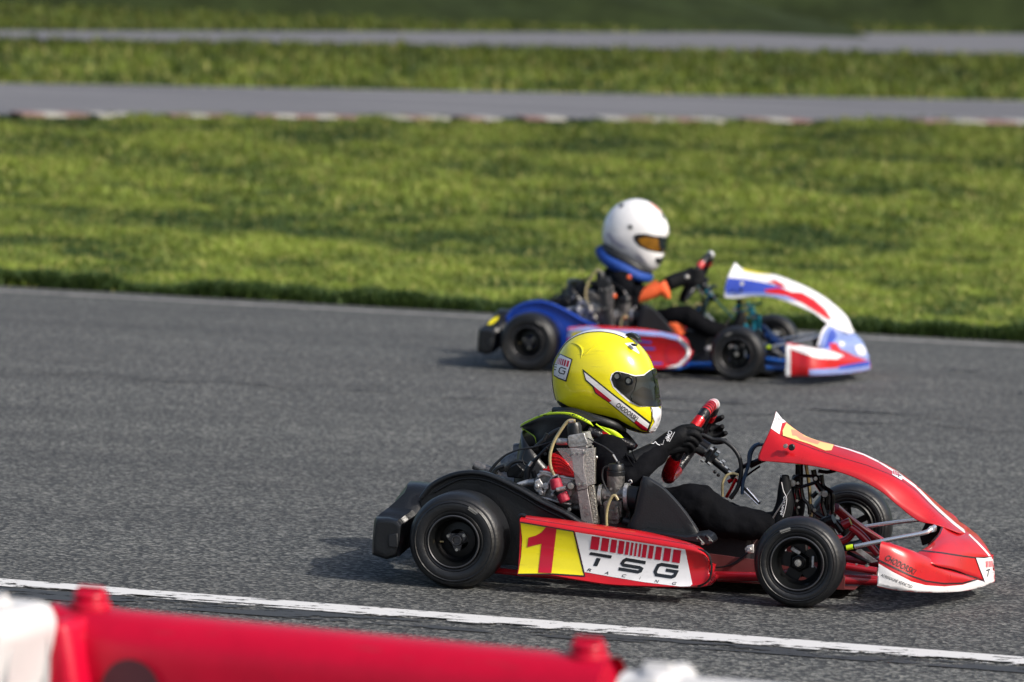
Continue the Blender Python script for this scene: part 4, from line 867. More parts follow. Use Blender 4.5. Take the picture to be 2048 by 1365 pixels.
for a, c_ in ((835, 910), (930, 996), (1015, 1067), (1085, 1135), (1150, 1180), (1195, 1217), (1233, 1253), (1270, 1290), (1303, 1342), (1360, 1402), (1422, 1475), (1497, 1558), (1580, 1650)):
    fa, fb = (a-835)/815, (c_-835)/815; bars.append([tl(fa), tl(fb), bl(fb), bl(fa)])
decal('barcode', 'p', FP(bars), b, 'dred', pr, .0022, 40, Y=Y)
def letters_TSG(tf):
    L = [[(825, 475), (1020, 508), (1010, 535), (812, 500)], [(880, 528), (918, 534), (885, 606), (848, 600)]]
    L += strokes([(1325, 573), (1150, 543), (1125, 558), (1112, 580), (1125, 594), (1270, 617), (1288, 628), (1278, 648), (1255, 656), (1080, 628)], 30)
    L += strokes([(1625, 612), (1470, 588), (1440, 598), (1412, 655), (1422, 682), (1560, 703), (1588, 692), (1607, 655), (1510, 639)], 30)
    return [[tf(p) for p in q] for q in L]
decal('lettering', 'p', FP(letters_TSG(lambda p: tuple(p))), b, 'ink', pr, .0022, 40, Y=Y)
decal('small_lettering', 'p', [text_flat(ch, (x-20, y+13), (38, 6), (6, -26), .25, .01) for ch, x, y in (('R', 810, 635), ('A', 968, 662), ('C', 1128, 688), ('N', 1425, 738), ('G', 1585, 758))]+[text_flat('I', (1268, 724), (8, 1), (6, -26), .25, .01)], b, 'ink', pr, .0022, 40, Y=Y)
decal('pod_crease', 'p', FP(strokes([(240, 172), (700, 243), (1200, 320), (1600, 385), (1840, 425)], 3.5)), b, 'ink', pr, .001, 40, Y=Y)
# number panel
b = bvh_of(k1['panel']); pr = k1['panel']; Y = -.1
decal('white_tip', 'n', FP([[(152, 90), (172, 74), (200, 90), (236, 144), (208, 152), (192, 224), (136, 186)]]), b, 'white', pr, .0012, 8, Y=Y)
decal('number_field', 'n', FP([[(236, 150), (290, 190), (370, 237), (460, 272), (545, 292), (530, 328), (490, 330), (380, 285), (215, 232), (212, 200)]]), b, 'pyel', pr, .0034, 8, Y=Y)
decal('number', 'n', FP([[(265, 190), (330, 205), (350, 235), (455, 272), (440, 290), (330, 258), (300, 235), (275, 232)]]), b, 'psalm', pr, .0044, 8, Y=Y)
decal('white_stripe', 'n', FP(strokes([(548, 296), (640, 322), (740, 356), (840, 404), (930, 460), (1000, 508), (1080, 566), (1160, 648), (1240, 726), (1330, 806), (1412, 868)], [4, 8, 9, 10, 12, 14, 15, 16, 17, 17, 17])), b, 'white', pr, .0014, 8, Y=Y)
decal('panel_line', 'n', FP(strokes([(200, 228), (300, 275), (430, 325), (600, 378), (760, 425), (900, 480), (990, 525), (1080, 590), (1180, 690), (1260, 760)], 3)), b, 'ink', pr, .001, 10, Y=Y)
decal('small_sticker', 'n', FP([[(928, 455), (948, 448), (1005, 492), (985, 522), (924, 486)]]), b, 'white', pr, .003, 8, Y=Y)
decal('small_barcode', 'n', FP([[(930+11*i, 458+4*i), (937+11*i, 461+4*i), (936+11*i, 484+4*i), (928+11*i, 482+4*i)] for i in range(4)]), b, 'dred', pr, .0042, 8, Y=Y)
decal('small_letter', 'n', FP(strokes([(960, 482), (985, 496)], 5)+strokes([(972, 490), (962, 502)], 5)+strokes([(985, 470), (1002, 480)], 5)), b, 'ink', pr, .0042, 8, Y=Y)
decal('tip_print', 'n', [text_flat('TSG', (166, 132), (44, 4), (3, -16), .2)], b, 'ink', pr, .0022, 8, Y=Y)
mk('panel_bolt', [disc('n', 230, 302, 14, -.155, .012), disc('n', 230, 302, 7, -.160, .012)], 'bolt', k1['panel']); mk('rubber_stop', [disc('n', 269, 310, 21, -.158, .016)], 'black', k1['panel'], bevel=.003)
# fairing
b = bvh_of([k1['nose'], k1['wing']]); pr = k1['nose']; wp = k1['wing']; Y = -.45
bc = bvh_of(k1['nose']); bw = bvh_of(k1['wing'])
decal('white_belt', 'r', FP([[(256, 735), (450, 850), (700, 978), (900, 1032), (1150, 1048), (1400, 1026), (1600, 958), (1700, 985), (1836, 960), (1836, 975), (1790, 1020), (1690, 1055), (1600, 1072), (1400, 1110), (1150, 1140), (800, 1140), (500, 1098), (222, 1035)]]), bw, 'white', wp, .0016, 20, Y=Y)
decal('black_line', 'r', FP(strokes([(262, 690), (450, 782), (700, 902), (900, 975), (1150, 1010), (1400, 1004), (1600, 952)], 20)), bw, 'ink', wp, .002, 20, Y=Y)
decal('thin_line', 'r', FP(strokes([(258, 722), (450, 828), (700, 948), (900, 1000), (1150, 1030), (1300, 1026)], 4)), bw, 'dred', wp, .002, 20, Y=Y)
decal('fairing_line', 'r', FP(strokes([(705, 605), (740, 560), (775, 550), (1100, 585), (1400, 632), (1570, 655), (1690, 655), (1795, 640)], 19)), bc, 'ink', pr, .0015, 20, Y=Y)
decal('fairing_edge', 'r', FP(strokes([(1130, 230), (1090, 330), (1020, 410), (920, 480), (830, 525), (760, 552)], 16)), bc, 'ink', pr, .0015, 20, Y=Y)
decal('fairing_line', 'r', FP(strokes([(990, 745), (1250, 822), (1400, 870), (1500, 905), (1590, 930), (1705, 985)], 18)), b, 'ink', pr, .002, 20, Y=Y)
decal('front_sticker', 'r', FP([[(1583, 655), (1700, 662), (1812, 640), (1836, 800), (1836, 962), (1700, 988)]]), b, 'white', pr, .0025, 14, Y=-.15)
decal('sticker_edge', 'r', FP(strokes([(1580, 655), (1640, 820), (1705, 988)], 9)), b, 'ink', pr, .0035, 14, Y=-.15)
decal('front_barcode', 'r', FP([[(1716+x, 702-x*.08), (1716+x+w_, 701-x*.08), (1718+x+w_, 790-x*.12), (1718+x, 791-x*.12)] for x, w_ in ((0, 15), (23, 12), (43, 11), (61, 9), (76, 7), (88, 5))]), b, 'dred', pr, .0035, 14, Y=-.1)
decal('front_lettering', 'r', FP([[(1724, 820), (1778, 806), (1777, 826), (1723, 838)], [(1748, 835), (1762, 832), (1750, 912), (1736, 914)], [(1812, 800), (1830, 790), (1832, 805), (1812, 818)], [(1812, 845), (1832, 835), (1834, 850), (1812, 865)]]), b, 'ink', pr, .0035, 14, Y=-.1)
decal('centre_stripe', 'r', FP(strokes([(1490, 335), (1600, 440), (1700, 545), (1775, 635)], [22, 24, 24, 22])), bc, 'white', pr, .0015, 14, Y=-.03)
decal('name_lettering', 'r', [text_flat('CHODORSKI', (335, 680), (405, 212), (38, -72), .2, .012)], bw, 'ink', wp, .002, 20, Y=-.58)
decal('motto_lettering', 'r', [text_flat('ADRENALINE ADDICTED', (282, 906), (425, 168), (16, -36), .1, .004)], bw, 'ink', wp, .003, 20, Y=-.6)

# ---- stickers on the far kart
b = bvh_of(k2['panel']); pr = k2['panel']; Y = -.1
decal('blue_flank', 'B', FP([[(826, 306), (960, 318), (1120, 345), (1240, 375), (1330, 420), (1330, 440), (1150, 425), (1000, 425), (812, 428), (806, 380)]]), b, 'violet', pr, .002, 16, 2, Y=Y)
decal('pale_flank', 'B', FP([[(812, 428), (1000, 425), (1150, 425), (1330, 440), (1420, 500), (1280, 478), (1170, 450), (1030, 444), (815, 450)]]), b, 'lilac', pr, .002, 16, 2, Y=Y)
decal('red_flame', 'B', FP([[(1120, 400), (1240, 385), (1340, 420), (1420, 425), (1520, 480), (1610, 560), (1660, 640), (1630, 640), (1540, 580), (1430, 510), (1300, 450), (1130, 425)]]), b, 'red', pr, .003, 16, 2, Y=Y)
decal('red_flame', 'B', FP([[(1140, 345), (1200, 322), (1260, 350), (1300, 385), (1240, 375), (1190, 350)]]), b, 'red', pr, .003, 16, 2, Y=Y)
decal('number_field', 'B', FP([[(945, 228), (1060, 254), (1140, 262), (1180, 278), (1060, 270), (950, 250)]]), b, 'yellow', pr, .002, 16, 2, Y=Y)
mk('panel_bolt', [disc('B', 938, 352, 26, -.155, .01, 2)], 'white', k2['panel']); mk('rubber_stop', [disc('B', 932, 405, 20, -.155, .01, 2)], 'ink', k2['panel'])
b = bvh_of(k2['wing']); pr = k2['wing']; Y = -.5
decal('white_edge', 'B', FP([[(1286, 840), (1330, 838), (1330, 1095), (1286, 1095)]]), b, 'white', pr, .002, 16, 2, Y=Y)
decal('white_crest', 'B', FP([[(1310, 850), (1420, 850), (1520, 870), (1640, 885), (1760, 930), (1700, 960), (1560, 955), (1430, 915), (1320, 872)]]), b, 'white', pr, .002, 16, 2, Y=Y)
decal('pale_belt', 'B', FP([[(1480, 1042), (1700, 1030), (1750, 1010), (1850, 1000), (1968, 970), (1968, 1040), (1900, 1055), (1750, 1078), (1480, 1092)]]), b, 'lilac', pr, .002, 16, 2, Y=Y)
decal('blue_belt', 'B', FP([[(1720, 1015), (1850, 990), (1968, 970), (1968, 1010), (1850, 1030), (1720, 1045)]]), b, 'violet', pr, .003, 16, 2, Y=Y)
b = bvh_of(k2['nose']); pr = k2['nose']; Y = -.3
decal('white_crest', 'B', FP(strokes([(1545, 850), (1562, 790), (1580, 740), (1612, 690), (1642, 668)], 34)), b, 'white', pr, .002, 16, 2, Y=Y)
decal('blue_patch', 'B', FP([[(1640, 740), (1680, 690), (1700, 780), (1650, 850), (1600, 880)]]), b, 'violet', pr, .002, 16, 2, Y=Y)
decal('red_patch', 'B', FP([[(1640, 830), (1700, 830), (1730, 880), (1860, 940), (1900, 980), (1760, 940), (1660, 910)]]), b, 'red', pr, .003, 16, 2, Y=Y)
decal('white_dot', 'B', FP([[(1720, 815), (1760, 820), (1765, 850), (1730, 855)]]), b, 'white', pr, .004, 16, 2, Y=-.2)
decal('white_number', 'B', FP([[(1850, 850), (1900, 840), (1935, 880), (1930, 930), (1880, 925), (1855, 890)]]), b, 'white', pr, .004, 16, 2, Y=-.15)
b = bvh_of(k2['pod']); pr = k2['pod']; Y = -.66
def q2(x, y): # pod sticker coordinates of the near kart carried over to the far one
    v = P('p', x, y, -.665, 1); return v
decal('pale_top', 'B', FP([[(-200, 720), (60, 725), (300, 740), (420, 770), (480, 820), (518, 880), (525, 920), (470, 860), (420, 810), (300, 775), (60, 765), (-200, 760)]]), b, 'lilac', pr, .002, 16, 2, Y=Y)
decal('white_edge', 'B', FP(strokes([(330, 1038), (430, 1010), (495, 950), (515, 900), (490, 840), (430, 790)], 26)), b, 'white', pr, .003, 16, 2, Y=Y)
decal('stripe', 'B', FP([[(60, 800), (210, 815), (210, 835), (60, 820)], [(110, 860), (240, 865), (240, 885), (110, 880)], [(60, 930), (200, 935), (200, 950), (60, 945)], [(180, 985), (300, 985), (300, 1000), (180, 1000)]]), b, 'violet', pr, .003, 16, 2, Y=Y)
decal('ring', 'B', FP(strokes([(395+62*math.cos(a), 915+72*math.sin(a)) for a in np.linspace(0, 6.28, 17)][:-1], 14, True)), b, 'dred', pr, .003, 16, 2, Y=Y)
b2 = bvh_of(k2['pod'])
decal('blue_rear', 'A', FP([[(690, 935), (800, 925), (940, 950), (1000, 965), (1000, 1010), (700, 1010)]]), b2, 'lilac', pr, .002, 16, 2, Y=Y)
decal('number_field', 'A', FP([[(730, 975), (800, 965), (800, 1010), (730, 1010)]]), b2, 'yellow', pr, .003, 16, 2, Y=Y)

# ------------------------------------------------------------------ drivers
def helmet(k, z, outline, ctr, WD, parent, material):
    c = P(z, *ctr, 0, k); pts = PP(z, outline, 0, k)
    ang = [(math.atan2(p.z-c.z, p.x-c.x), math.hypot(p.x-c.x, p.z-c.z)) for p in pts]
    ang.sort(); A = np.array([a for a, r in ang]); R = np.array([r for a, r in ang])
    A3 = np.concatenate([A-2*math.pi, A, A+2*math.pi]); R3 = np.concatenate([R, R, R])
    th = np.linspace(-math.pi, math.pi, 721); rad = np.interp(th, A3, R3); kk = np.exp(-np.linspace(-2, 2, 25)**2); kk /= kk.sum()
    rad = np.convolve(np.concatenate([rad[-13:-1], rad, rad[1:13]]), kk, 'same')[12:-12]
    Rf = lambda a: float(np.interp((a+math.pi) % (2*math.pi)-math.pi, th, rad))
    def surf(a, t, d=0., s=-1): # t: 0 pole .. 1 silhouette
        e = 2.35; w = (WD+d)*(1-t**e)**(1/e); r = (Rf(a)+d)*t
        return V3(c.x+math.cos(a)*r, s*w, c.z+math.sin(a)*r)
    def at(p, d=0., s=-1): # (x,z) local -> surface
        dx, dz = p.x-c.x, p.z-c.z; a = math.atan2(dz, dx); t = math.hypot(dx, dz)/Rf(a); return surf(a, min(1, t), d, s)
    n, mm = 120, 26; V, Fc = [], []
    tt = [math.sin(math.pi/2*j/mm) for j in range(mm+1)]
    for s in (-1, 1):
        o = len(V)
        for i in range(n):
            for j in range(1, mm+1): V.append(surf(2*math.pi*i/n, tt[j], 0, s))
        for i in range(n):
            i2 = (i+1) % n
            for j in range(mm-1): Fc.append((o+i*mm+j, o+i2*mm+j, o+i2*mm+j+1, o+i*mm+j+1))
        V.append(surf(0, 0, 0, s)); pc = len(V)-1
        for i in range(n): Fc.append((pc, o+i*mm, o+((i+1) % n)*mm))
    h = mk('helmet', (V, Fc), material, parent, sm=180, weld=.0003)
    return h, c, surf, at
def wrap(name, poly, at, material, parent, d, sides=(-1, 1), step=.006, k=1, z='h'):
    """poly: (zx, zy, Y) points -> local (x,z), filled, sliced and laid on both flanks of the helmet"""
    P2 = [(p.x, p.z) for p in [P(z, q[0], q[1], q[2] if len(q) > 2 else -.11, k) for q in poly]]
    V0, F0 = flat_polys([P2]); me = bpy.data.meshes.new(name); me.from_pydata(V0, [], F0); bm = bmesh.new(); bm.from_mesh(me); slice_bm(bm, step)
    bm.verts.ensure_lookup_table(); bm.verts.index_update(); base = [v.co.copy() for v in bm.verts]; fs = [tuple(v.index for v in f.verts) for f in bm.faces]; bm.free()
    parts = []
    for s in sides: parts.append(([at(V3(v.x, 0, v.y), d, s) for v in base], fs))
    return mk_each(name, parts, material, parent, sm=180)

def remesh_body(name, parts, material, parent, vox=.008, it=4, wr=.010, ws=.06):
    o = mk(name, parts, material, parent, remesh=vox, smooth_it=it)
    if wr:
        tx = bpy.data.textures.new('folds', 'CLOUDS'); tx.noise_scale = ws; tx.noise_depth = 2
        d = o.modifiers.new('folds', 'DISPLACE'); d.texture = tx; d.strength = wr; d.mid_level = .5; d.texture_coords = 'LOCAL'
    return o

def person1():
    root = empty('driver', (KART[1][0], KART[1][1], 0), -KART[1][2]); root.name = 'person'
    tag(root, 'driver in black suit and fluorescent yellow helmet, sitting in the red kart', 'person', 'kart drivers')
    f = 'f'
    torso = [T(f, [(1180, 1062, 0), (1168, 1010, 0), (1172, 960, 0), (1190, 915, 0), (1210, 893, 0)], [82, 84, 88, 84, 55], n=20), T(f, [(1190, 960, -.05), (1205, 915, -.11), (1218, 905, -.15)], [80, 62, 46], n=16), T(f, [(1190, 960, .05), (1205, 915, .11), (1218, 905, .15)], [80, 62, 46], n=16),
             T(f, [(1140, 990, -.05), (1125, 950, 0), (1140, 990, .05)], 55, n=16),
             T(f, [(1210, 890, 0), (1220, 860, 0), (1218, 800, 0)], [40, 36, 34], n=14), T(f, [(1200, 790, 0), (1210, 740, 0)], [55, 50], n=16)]
    arms = []
    for s in (-1, 1):
        arms.append(T(f, [(1214, 905, s*.15), (1228, 940, s*.24), (1252, 962, s*.28), (1268, 950, s*.28)], [44, 36, 31, 29], n=14))
        arms.append(T(f, [(1256, 958, s*.28), (1285, 930, s*.25), (1318, 903, s*.20), (1340, 890, s*.175)], [31, 27, 22, 17], n=14))
    legs = []
    for s in (-1, 1):
        legs.append(T(f, [(1190, 1062, s*.09), (1290, 1035, s*.14), (1380, 1008, s*.17), (1410, 1012, s*.17)], [62, 50, 40, 38], n=16))
        legs.append(T(f, [(1395, 1012, s*.17), (1450, 1040, s*.155), (1515, 1050, s*.13), (1550, 1050, s*.12)], [41, 36, 30, 24], n=16))
    body = remesh_body('body', torso+arms+legs, 'suit', root, .008, 8, .020, .06)
    mk('neck_skin', [T('h', [(985, 1040), (1040, 1080)], [45, 30], -.055, 12)], 'skin', root)
    # shiny padded collar of the suit / rib protector below the neck brace
    mk('padded_vest', [T('h', [(760, 1080, -.16), (900, 1140, -.15), (1050, 1190, -.13), (1200, 1240, -.10)], [50, 62, 62, 40], n=14), T('h', [(1060, 1080, -.02), (1130, 1150, -.03), (1220, 1240, -.05)], [40, 46, 36], n=12)], 'leather', root)
    # neck brace
    nb = empty('neck_brace', (0, 0, 0)); nb.parent = root
    outer = [(118, 1035, 0), (170, 1000, -.06), (320, 935, -.13), (460, 912, -.17), (620, 925, -.19), (780, 1000, -.19)]
    low = [(125, 1065, 0), (200, 1110, -.05), (245, 1150, -.09), (262, 1230, -.12), (330, 1290, -.14), (520, 1300, -.15)]
    inn = [(430, 900, 0), (440, 890, -.04), (500, 880, -.08), (600, 880, -.11), (720, 910, -.12), (900, 980, -.12)]
    g = grid([PP('h', inn), PP('h', outer), PP('h', [((a[0]*.6+b[0]*.4), a[1]*.6+b[1]*.4, a[2]*.6+b[2]*.4-.005) for a, b in zip(outer, low)]), PP('h', low)], 5, 5)
    mk('brace_pad', [g, mirror(g), T('h', [(430, 880, -.05), (600, 900, -.10), (800, 960, -.12), (1000, 1020, -.11), (1120, 1080, -.06)], [30, 45, 45, 38, 20], n=12)], 'dull', nb, solid=.004, sm=60)
    # lime top band and rim
    band = [PP('h', outer), PP('h', [(o[0]+(i_[0]-o[0])*.24+10, o[1]+(i_[1]-o[1])*.2+34+4*j, o[2]-.004) for j, (o, i_) in enumerate(zip(outer, inn))])]
    gb = grid([[p+V3(0, -.003, .004) for p in r] for r in band], 3, 6); mk('brace_edge', [gb, mirror(gb), T('h', low[:4], [12, 8, 6, 4], n=8), mirror(T('h', low[:4], [12, 8, 6, 4], n=8)), T('h', outer, [18, 17, 15, 13, 10, 6], n=8), mirror(T('h', outer, [18, 17, 15, 13, 10, 6], n=8)),
         grid([PP('h', [(838, 1018, -.17), (950, 1100, -.165), (1060, 1180, -.14), (1128, 1212, -.10)]), PP('h', [(850, 1030, -.17), (1000, 1075, -.165), (1090, 1130, -.14), (1135, 1200, -.10)])], 3, 5), T('h', [(838, 1018, -.17), (950, 1100, -.165), (1060, 1185, -.14), (1120, 1218, -.09), (1130, 1200, -.07), (1090, 1140, -.06)], 7, n=8)], 'lime', nb, solid=.002)
    bb = bvh_of([o for o in nb.children if o.name.startswith('brace_edge')])
    r = random.Random(4); mk_sp = []
    for i in range(22):
        x = 250+i*23; y0 = 930-14*math.sin((x-250)/520*3.1)+ (0 if x < 620 else (x-620)*.38)+8
        a = r.uniform(-.5, .3); l = r.uniform(14, 34); mk_sp.append([(x, y0+r.uniform(-6, 12)), (x+l*math.cos(a), y0+l*math.sin(a)), (x+l*.6, y0+10)])
    decal('brace_pattern', 'h', FP(mk_sp), bb, 'ink', nb, .004, 30, Y=-.17)
    mk('red_tag', plate('h', [(900, 1088), (955, 1105), (960, 1135), (905, 1115)], -.175, .004), 'red', nb)
    # helmet
    out = [(424, 545), (430, 450), (455, 370), (500, 296), (560, 212), (640, 152), (740, 112), (860, 97), (980, 104), (1080, 128), (1180, 178), (1250, 240), (1320, 322), (1368, 408), (1398, 490), (1412, 600), (1430, 700), (1444, 800), (1462, 860), (1468, 910), (1455, 980), (1430, 1050), (1392, 1104), (1330, 1112),
           (1240, 1095), (1130, 1045), (1040, 1015), (950, 995), (800, 955), (650, 905), (530, 860), (470, 805), (440, 700), (428, 620)]
    he, c, surf, at = helmet(1, 'h', out, (925, 560), .128, root, 'helm')
    W_ = lambda n, poly, m_, d, **kw: wrap(n, poly, at, m_, he, d, **kw)
    vo = [(985, 575), (998, 525), (1045, 498), (1100, 508), (1215, 545), (1300, 535, -.08), (1395, 470, 0), (1420, 470, 0), (1455, 845, 0), (1375, 848, -.08), (1255, 850), (1170, 808), (1070, 715), (1010, 650)]
    W_('visor_seal', vo, 'white', .0008)
    vi = [(997, 578), (1008, 532), (1048, 508), (1100, 518), (1215, 555), (1300, 545, -.08), (1395, 480, 0), (1425, 480, 0), (1455, 838, 0), (1375, 840, -.08), (1262, 838), (1180, 795), (1085, 705), (1022, 645)]
    W_('visor_opening', vi, 'vint', .0016)
    vl = [(1215, 553), (1300, 545, -.08), (1393, 478, 0), (1425, 478, 0), (1458, 835, 0), (1372, 843, -.08), (1290, 836), (1200, 790), (1170, 740), (1205, 680), (1220, 600)]
    W_('visor', vl, 'vlens', .005)
    W_('cheek_pad', [(1195, 700), (1270, 655), (1330, 690), (1375, 800, -.08), (1372, 838, -.08), (1250, 835), (1180, 790)], 'visor', .0054)
    W_('visor_shade', [(1390, 485, 0), (1425, 480, 0), (1458, 835, 0), (1400, 840, -.05), (1400, 640, -.03)], 'visor', .0058)
    W_('visor_pivot', [(1030, 560), (1030, 520), (1060, 505), (1150, 530), (1205, 560), (1210, 620), (1190, 680), (1140, 720), (1100, 718), (1050, 660)], 'visor', .003)
    bh = bvh_of(he); FPd = lambda n, polys, m_, off=.002, Y=-.11, s=18: decal(n, 'h', FP(polys) if not isinstance(polys, list) or not isinstance(polys[0], tuple) else polys, bh, m_, he, off, s, Y=Y)
    decal('side_stripe', 'h', FP([[(705, 478), (850, 594), (1000, 716), (1190, 860), (1372, 1000), (1345, 1090), (1290, 1078), (1130, 945), (960, 808), (830, 718), (803, 655), (735, 592)]]), bh, 'ink', he, .0012, 16, Y=-.11)
    decal('white_stripe', 'h', FP([[(722, 510), (860, 620), (1000, 735), (1180, 875), (1360, 1016), (1342, 1062), (1225, 975), (1110, 885), (960, 765), (820, 650), (742, 582)]]), bh, 'white', he, .002, 16, Y=-.11)
    decal('red_stripe', 'h', FP([[(818, 652), (900, 716), (992, 790), (965, 803), (900, 760), (834, 708)]]), bh, 'dred', he, .002, 16, Y=-.11)
    decal('white_stripe', 'h', FP([[(992, 790), (1110, 885), (1228, 982), (1210, 1000), (1090, 905), (968, 804)]]), bh, 'white', he, .002, 16, Y=-.11)
    decal('red_stripe', 'h', FP([[(1230, 984), (1344, 1062), (1334, 1084), (1292, 1070), (1212, 1002)]]), bh, 'dred', he, .0024, 16, Y=-.11)
    decal('name_lettering', 'h', [text_flat('CHODORSKI', (1030, 842), (200, 150), (26, -38), .15, .02)], bh, 'ink', he, .003, 16, Y=-.11)
    mk_each('rivet', [cyl(P('h', 1022, 793, -.117), (.1, 1, 0), .0055, .006, 18), cyl(P('h', 1047, 550, -.122), (.2, 1, 0), .008, .010, 20), cyl(P('h', 1161, 595, -.117), (.3, 1, 0), .008, .012, 20)], 'bolt', he)
    mk_each('pivot_ring', [lathe([(.0095, -.004), (.014, -.004), (.014, .003), (.0095, .003)], P('h', 1047, 550, -.122), (.2, 1, 0), 24, True), lathe([(.0095, -.004), (.014, -.004), (.014, .003), (.0095, .003)], P('h', 1161, 597, -.117), (.3, 1, 0), 24, True)], 'black', he)
    decal('neck_trim', 'h', FP([[(462, 785), (560, 840), (700, 888), (900, 928), (1050, 968), (1180, 1040), (1290, 1090), (1396, 1098), (1340, 1125), (1240, 1110), (1130, 1060), (1040, 1030), (950, 1010), (800, 972), (650, 925), (520, 880), (455, 820)]]), bh, 'dull', he, .0015, 14, Y=-.06)
    W_('chin_guard', [(1372, 848, -.06), (1452, 838, 0), (1480, 900, 0), (1440, 1060, 0), (1392, 1108, 0), (1340, 1092, -.06), (1386, 1000, -.08)], 'white', .0025)
    decal('chin_line', 'h', FP(strokes([(1372, 850), (1388, 880), (1386, 990), (1345, 1090)], 8)), bh, 'ink', he, .004, 14, Y=-.08)
    # ridge stripe over the crown and down the back
    def ridge(name, a0, a1, w, d, m_):
        V, Fc = [], []; n = 90
        for i in range(n+1):
            a = math.radians(a0+(a1-a0)*i/n)
            for j in range(9):
                y = -w+2*w*j/8; y_ = max(-.999, min(.999, abs(y)/.128)); t = (1-y_**2.35)**(1/2.35)
                q = surf(a, t, d, -1 if y < 0 else 1); V.append(q)
        for i in range(n):
            for j in range(8): Fc.append((i*9+j, i*9+j+1, (i+1)*9+j+1, (i+1)*9+j))
        mk(name, (V, Fc), m_, he, sm=180)
    ridge('crown_stripe_border', 62, 208, .044, .0008, 'ink'); ridge('crown_stripe', 62, 208, .041, .0016, 'white'); ridge('crown_red_stripe', 125, 175, .014, .0024, 'dred')
    decal('vent_cover', 'h', FP([[(1118, 228), (1200, 222), (1262, 320), (1258, 332), (1190, 290)]]), bh, 'white', he, .002, 16, Y=-.06)
    mk('vent_slot', plate('h', [(1170, 233), (1225, 240), (1232, 262), (1195, 256)], -.078, .02), 'black', he, bevel=.002)
    def onh(pts): return [bh.ray_cast(*loc_ray('h', x_, y_, 1))[0] or P('h', x_, y_, -.1) for x_, y_ in pts]
    mk_each('fin', [tube(onh([(600, 228), (650, 240), (690, 270), (704, 310), (690, 375)]), [.001, .0028, .0036, .0032, .001], 8), tube(onh([(690, 375), (740, 330), (800, 275), (850, 245), (900, 222)]), [.001, .0022, .0024, .0018, .0006], 8)], 'helm', he)
    mk('camera_mount', [plate('h', [(1125, 140), (1160, 128), (1210, 142), (1258, 180), (1250, 195), (1268, 225), (1210, 185), (1130, 155)], -.02, .04)], 'black', he, bevel=.003)
    decal('back_sticker_border', 'h', FP([[(482, 326), (610, 384), (549, 606), (470, 575), (425, 545), (425, 440)]]), bh, 'ink', he, .0024, 12, Y=-.06)
    decal('back_sticker', 'h', FP([[(490, 340), (598, 390), (540, 588), (470, 562), (428, 535), (432, 450), (455, 390)]]), bh, 'white', he, .0032, 12, Y=-.06)
    decal('back_barcode', 'h', FP([[(548+x, 392+x*.3), (548+x+w_, 392+(x+w_)*.3), (534+x+w_, 452+(x+w_)*.3), (534+x, 452+x*.3)] for x, w_ in ((12, 20), (-14, 17), (-34, 13), (-50, 9), (-63, 7), (-74, 5), (-84, 4))]), bh, 'dred', he, .004, 12, Y=-.06)
    decal('back_lettering', 'h', FP(strokes([(550, 482), (500, 464), (484, 474), (476, 505), (486, 520), (525, 530), (536, 505), (512, 497)], 10)+strokes([(460, 440), (440, 436)], 9)+strokes([(455, 462), (432, 458)], 9)+strokes([(448, 488), (430, 484)], 9)), bh, 'ink', he, .004, 12, Y=-.06)
    decal('back_lettering', 'h', [text_flat('N', (466, 548), (10, 3), (2, -10)), text_flat('G', (518, 575), (12, 4), (2, -12))], bh, 'ink', he, .004, 12, Y=-.06)
    # gloves
    def glove(parts, nm='glove'): return remesh_body(nm, parts, 'glove', root, .0028, 1, 0)
    near = [T('s', [(300, 740, -.265), (370, 700, -.25), (470, 640, -.225), (580, 570, -.20)], [118, 112, 100, 82], n=18), T('s', [(560, 580, -.20), (680, 500, -.185), (790, 445, -.178), (870, 430, -.17)], [84, 92, 84, 58], n=18), T('s', [(640, 590, -.185), (760, 555, -.17), (880, 560, -.15), (1000, 600, -.11)], [62, 66, 48, 34], n=14),
            T('s', [(720, 430, -.185), (800, 375, -.18), (900, 365, -.175), (1005, 402, -.17)], [44, 34, 29, 25], n=12), T('s', [(820, 440, -.185), (900, 420, -.185), (960, 450, -.175), (985, 500, -.16)], [34, 29, 27, 22], n=12),
            T('s', [(800, 490, -.185), (880, 475, -.185), (935, 510, -.17), (945, 550, -.155)], [34, 28, 26, 21], n=12), T('s', [(780, 530, -.18), (860, 525, -.18), (900, 560, -.165), (900, 600, -.15)], [34, 27, 25, 20], n=12), T('s', [(740, 560, -.175), (820, 580, -.17), (850, 620, -.155)], [30, 25, 19], n=12)]
    gl = glove(near)
    decal_src = mk('tmp', near, 'glove'); bg_ = bvh_of(decal_src); bpy.data.objects.remove(decal_src)
    decal('glove_lettering', 's', [text_flat('OMP', (672, 392), (-42, 96), (38, 18), 0, .012)], bg_, 'white', gl, .004, 14, Y=-.19)
    decal('glove_lettering', 's', FP(strokes([(728, 412), (676, 508)], 5)+strokes([(625, 488), (612, 535), (590, 528)], 3)+strokes([(480, 510), (520, 525), (540, 505), (560, 530), (585, 540)], 7)), bg_, 'white', gl, .004, 14, Y=-.19)
    mk_each('seam', [T('s', [(250, 620, -.30), (290, 700, -.305), (350, 780, -.30), (420, 840, -.28)], 7, n=6), T('s', [(310, 590, -.29), (345, 680, -.295), (400, 760, -.285)], 6, n=6)], 'suit', gl)
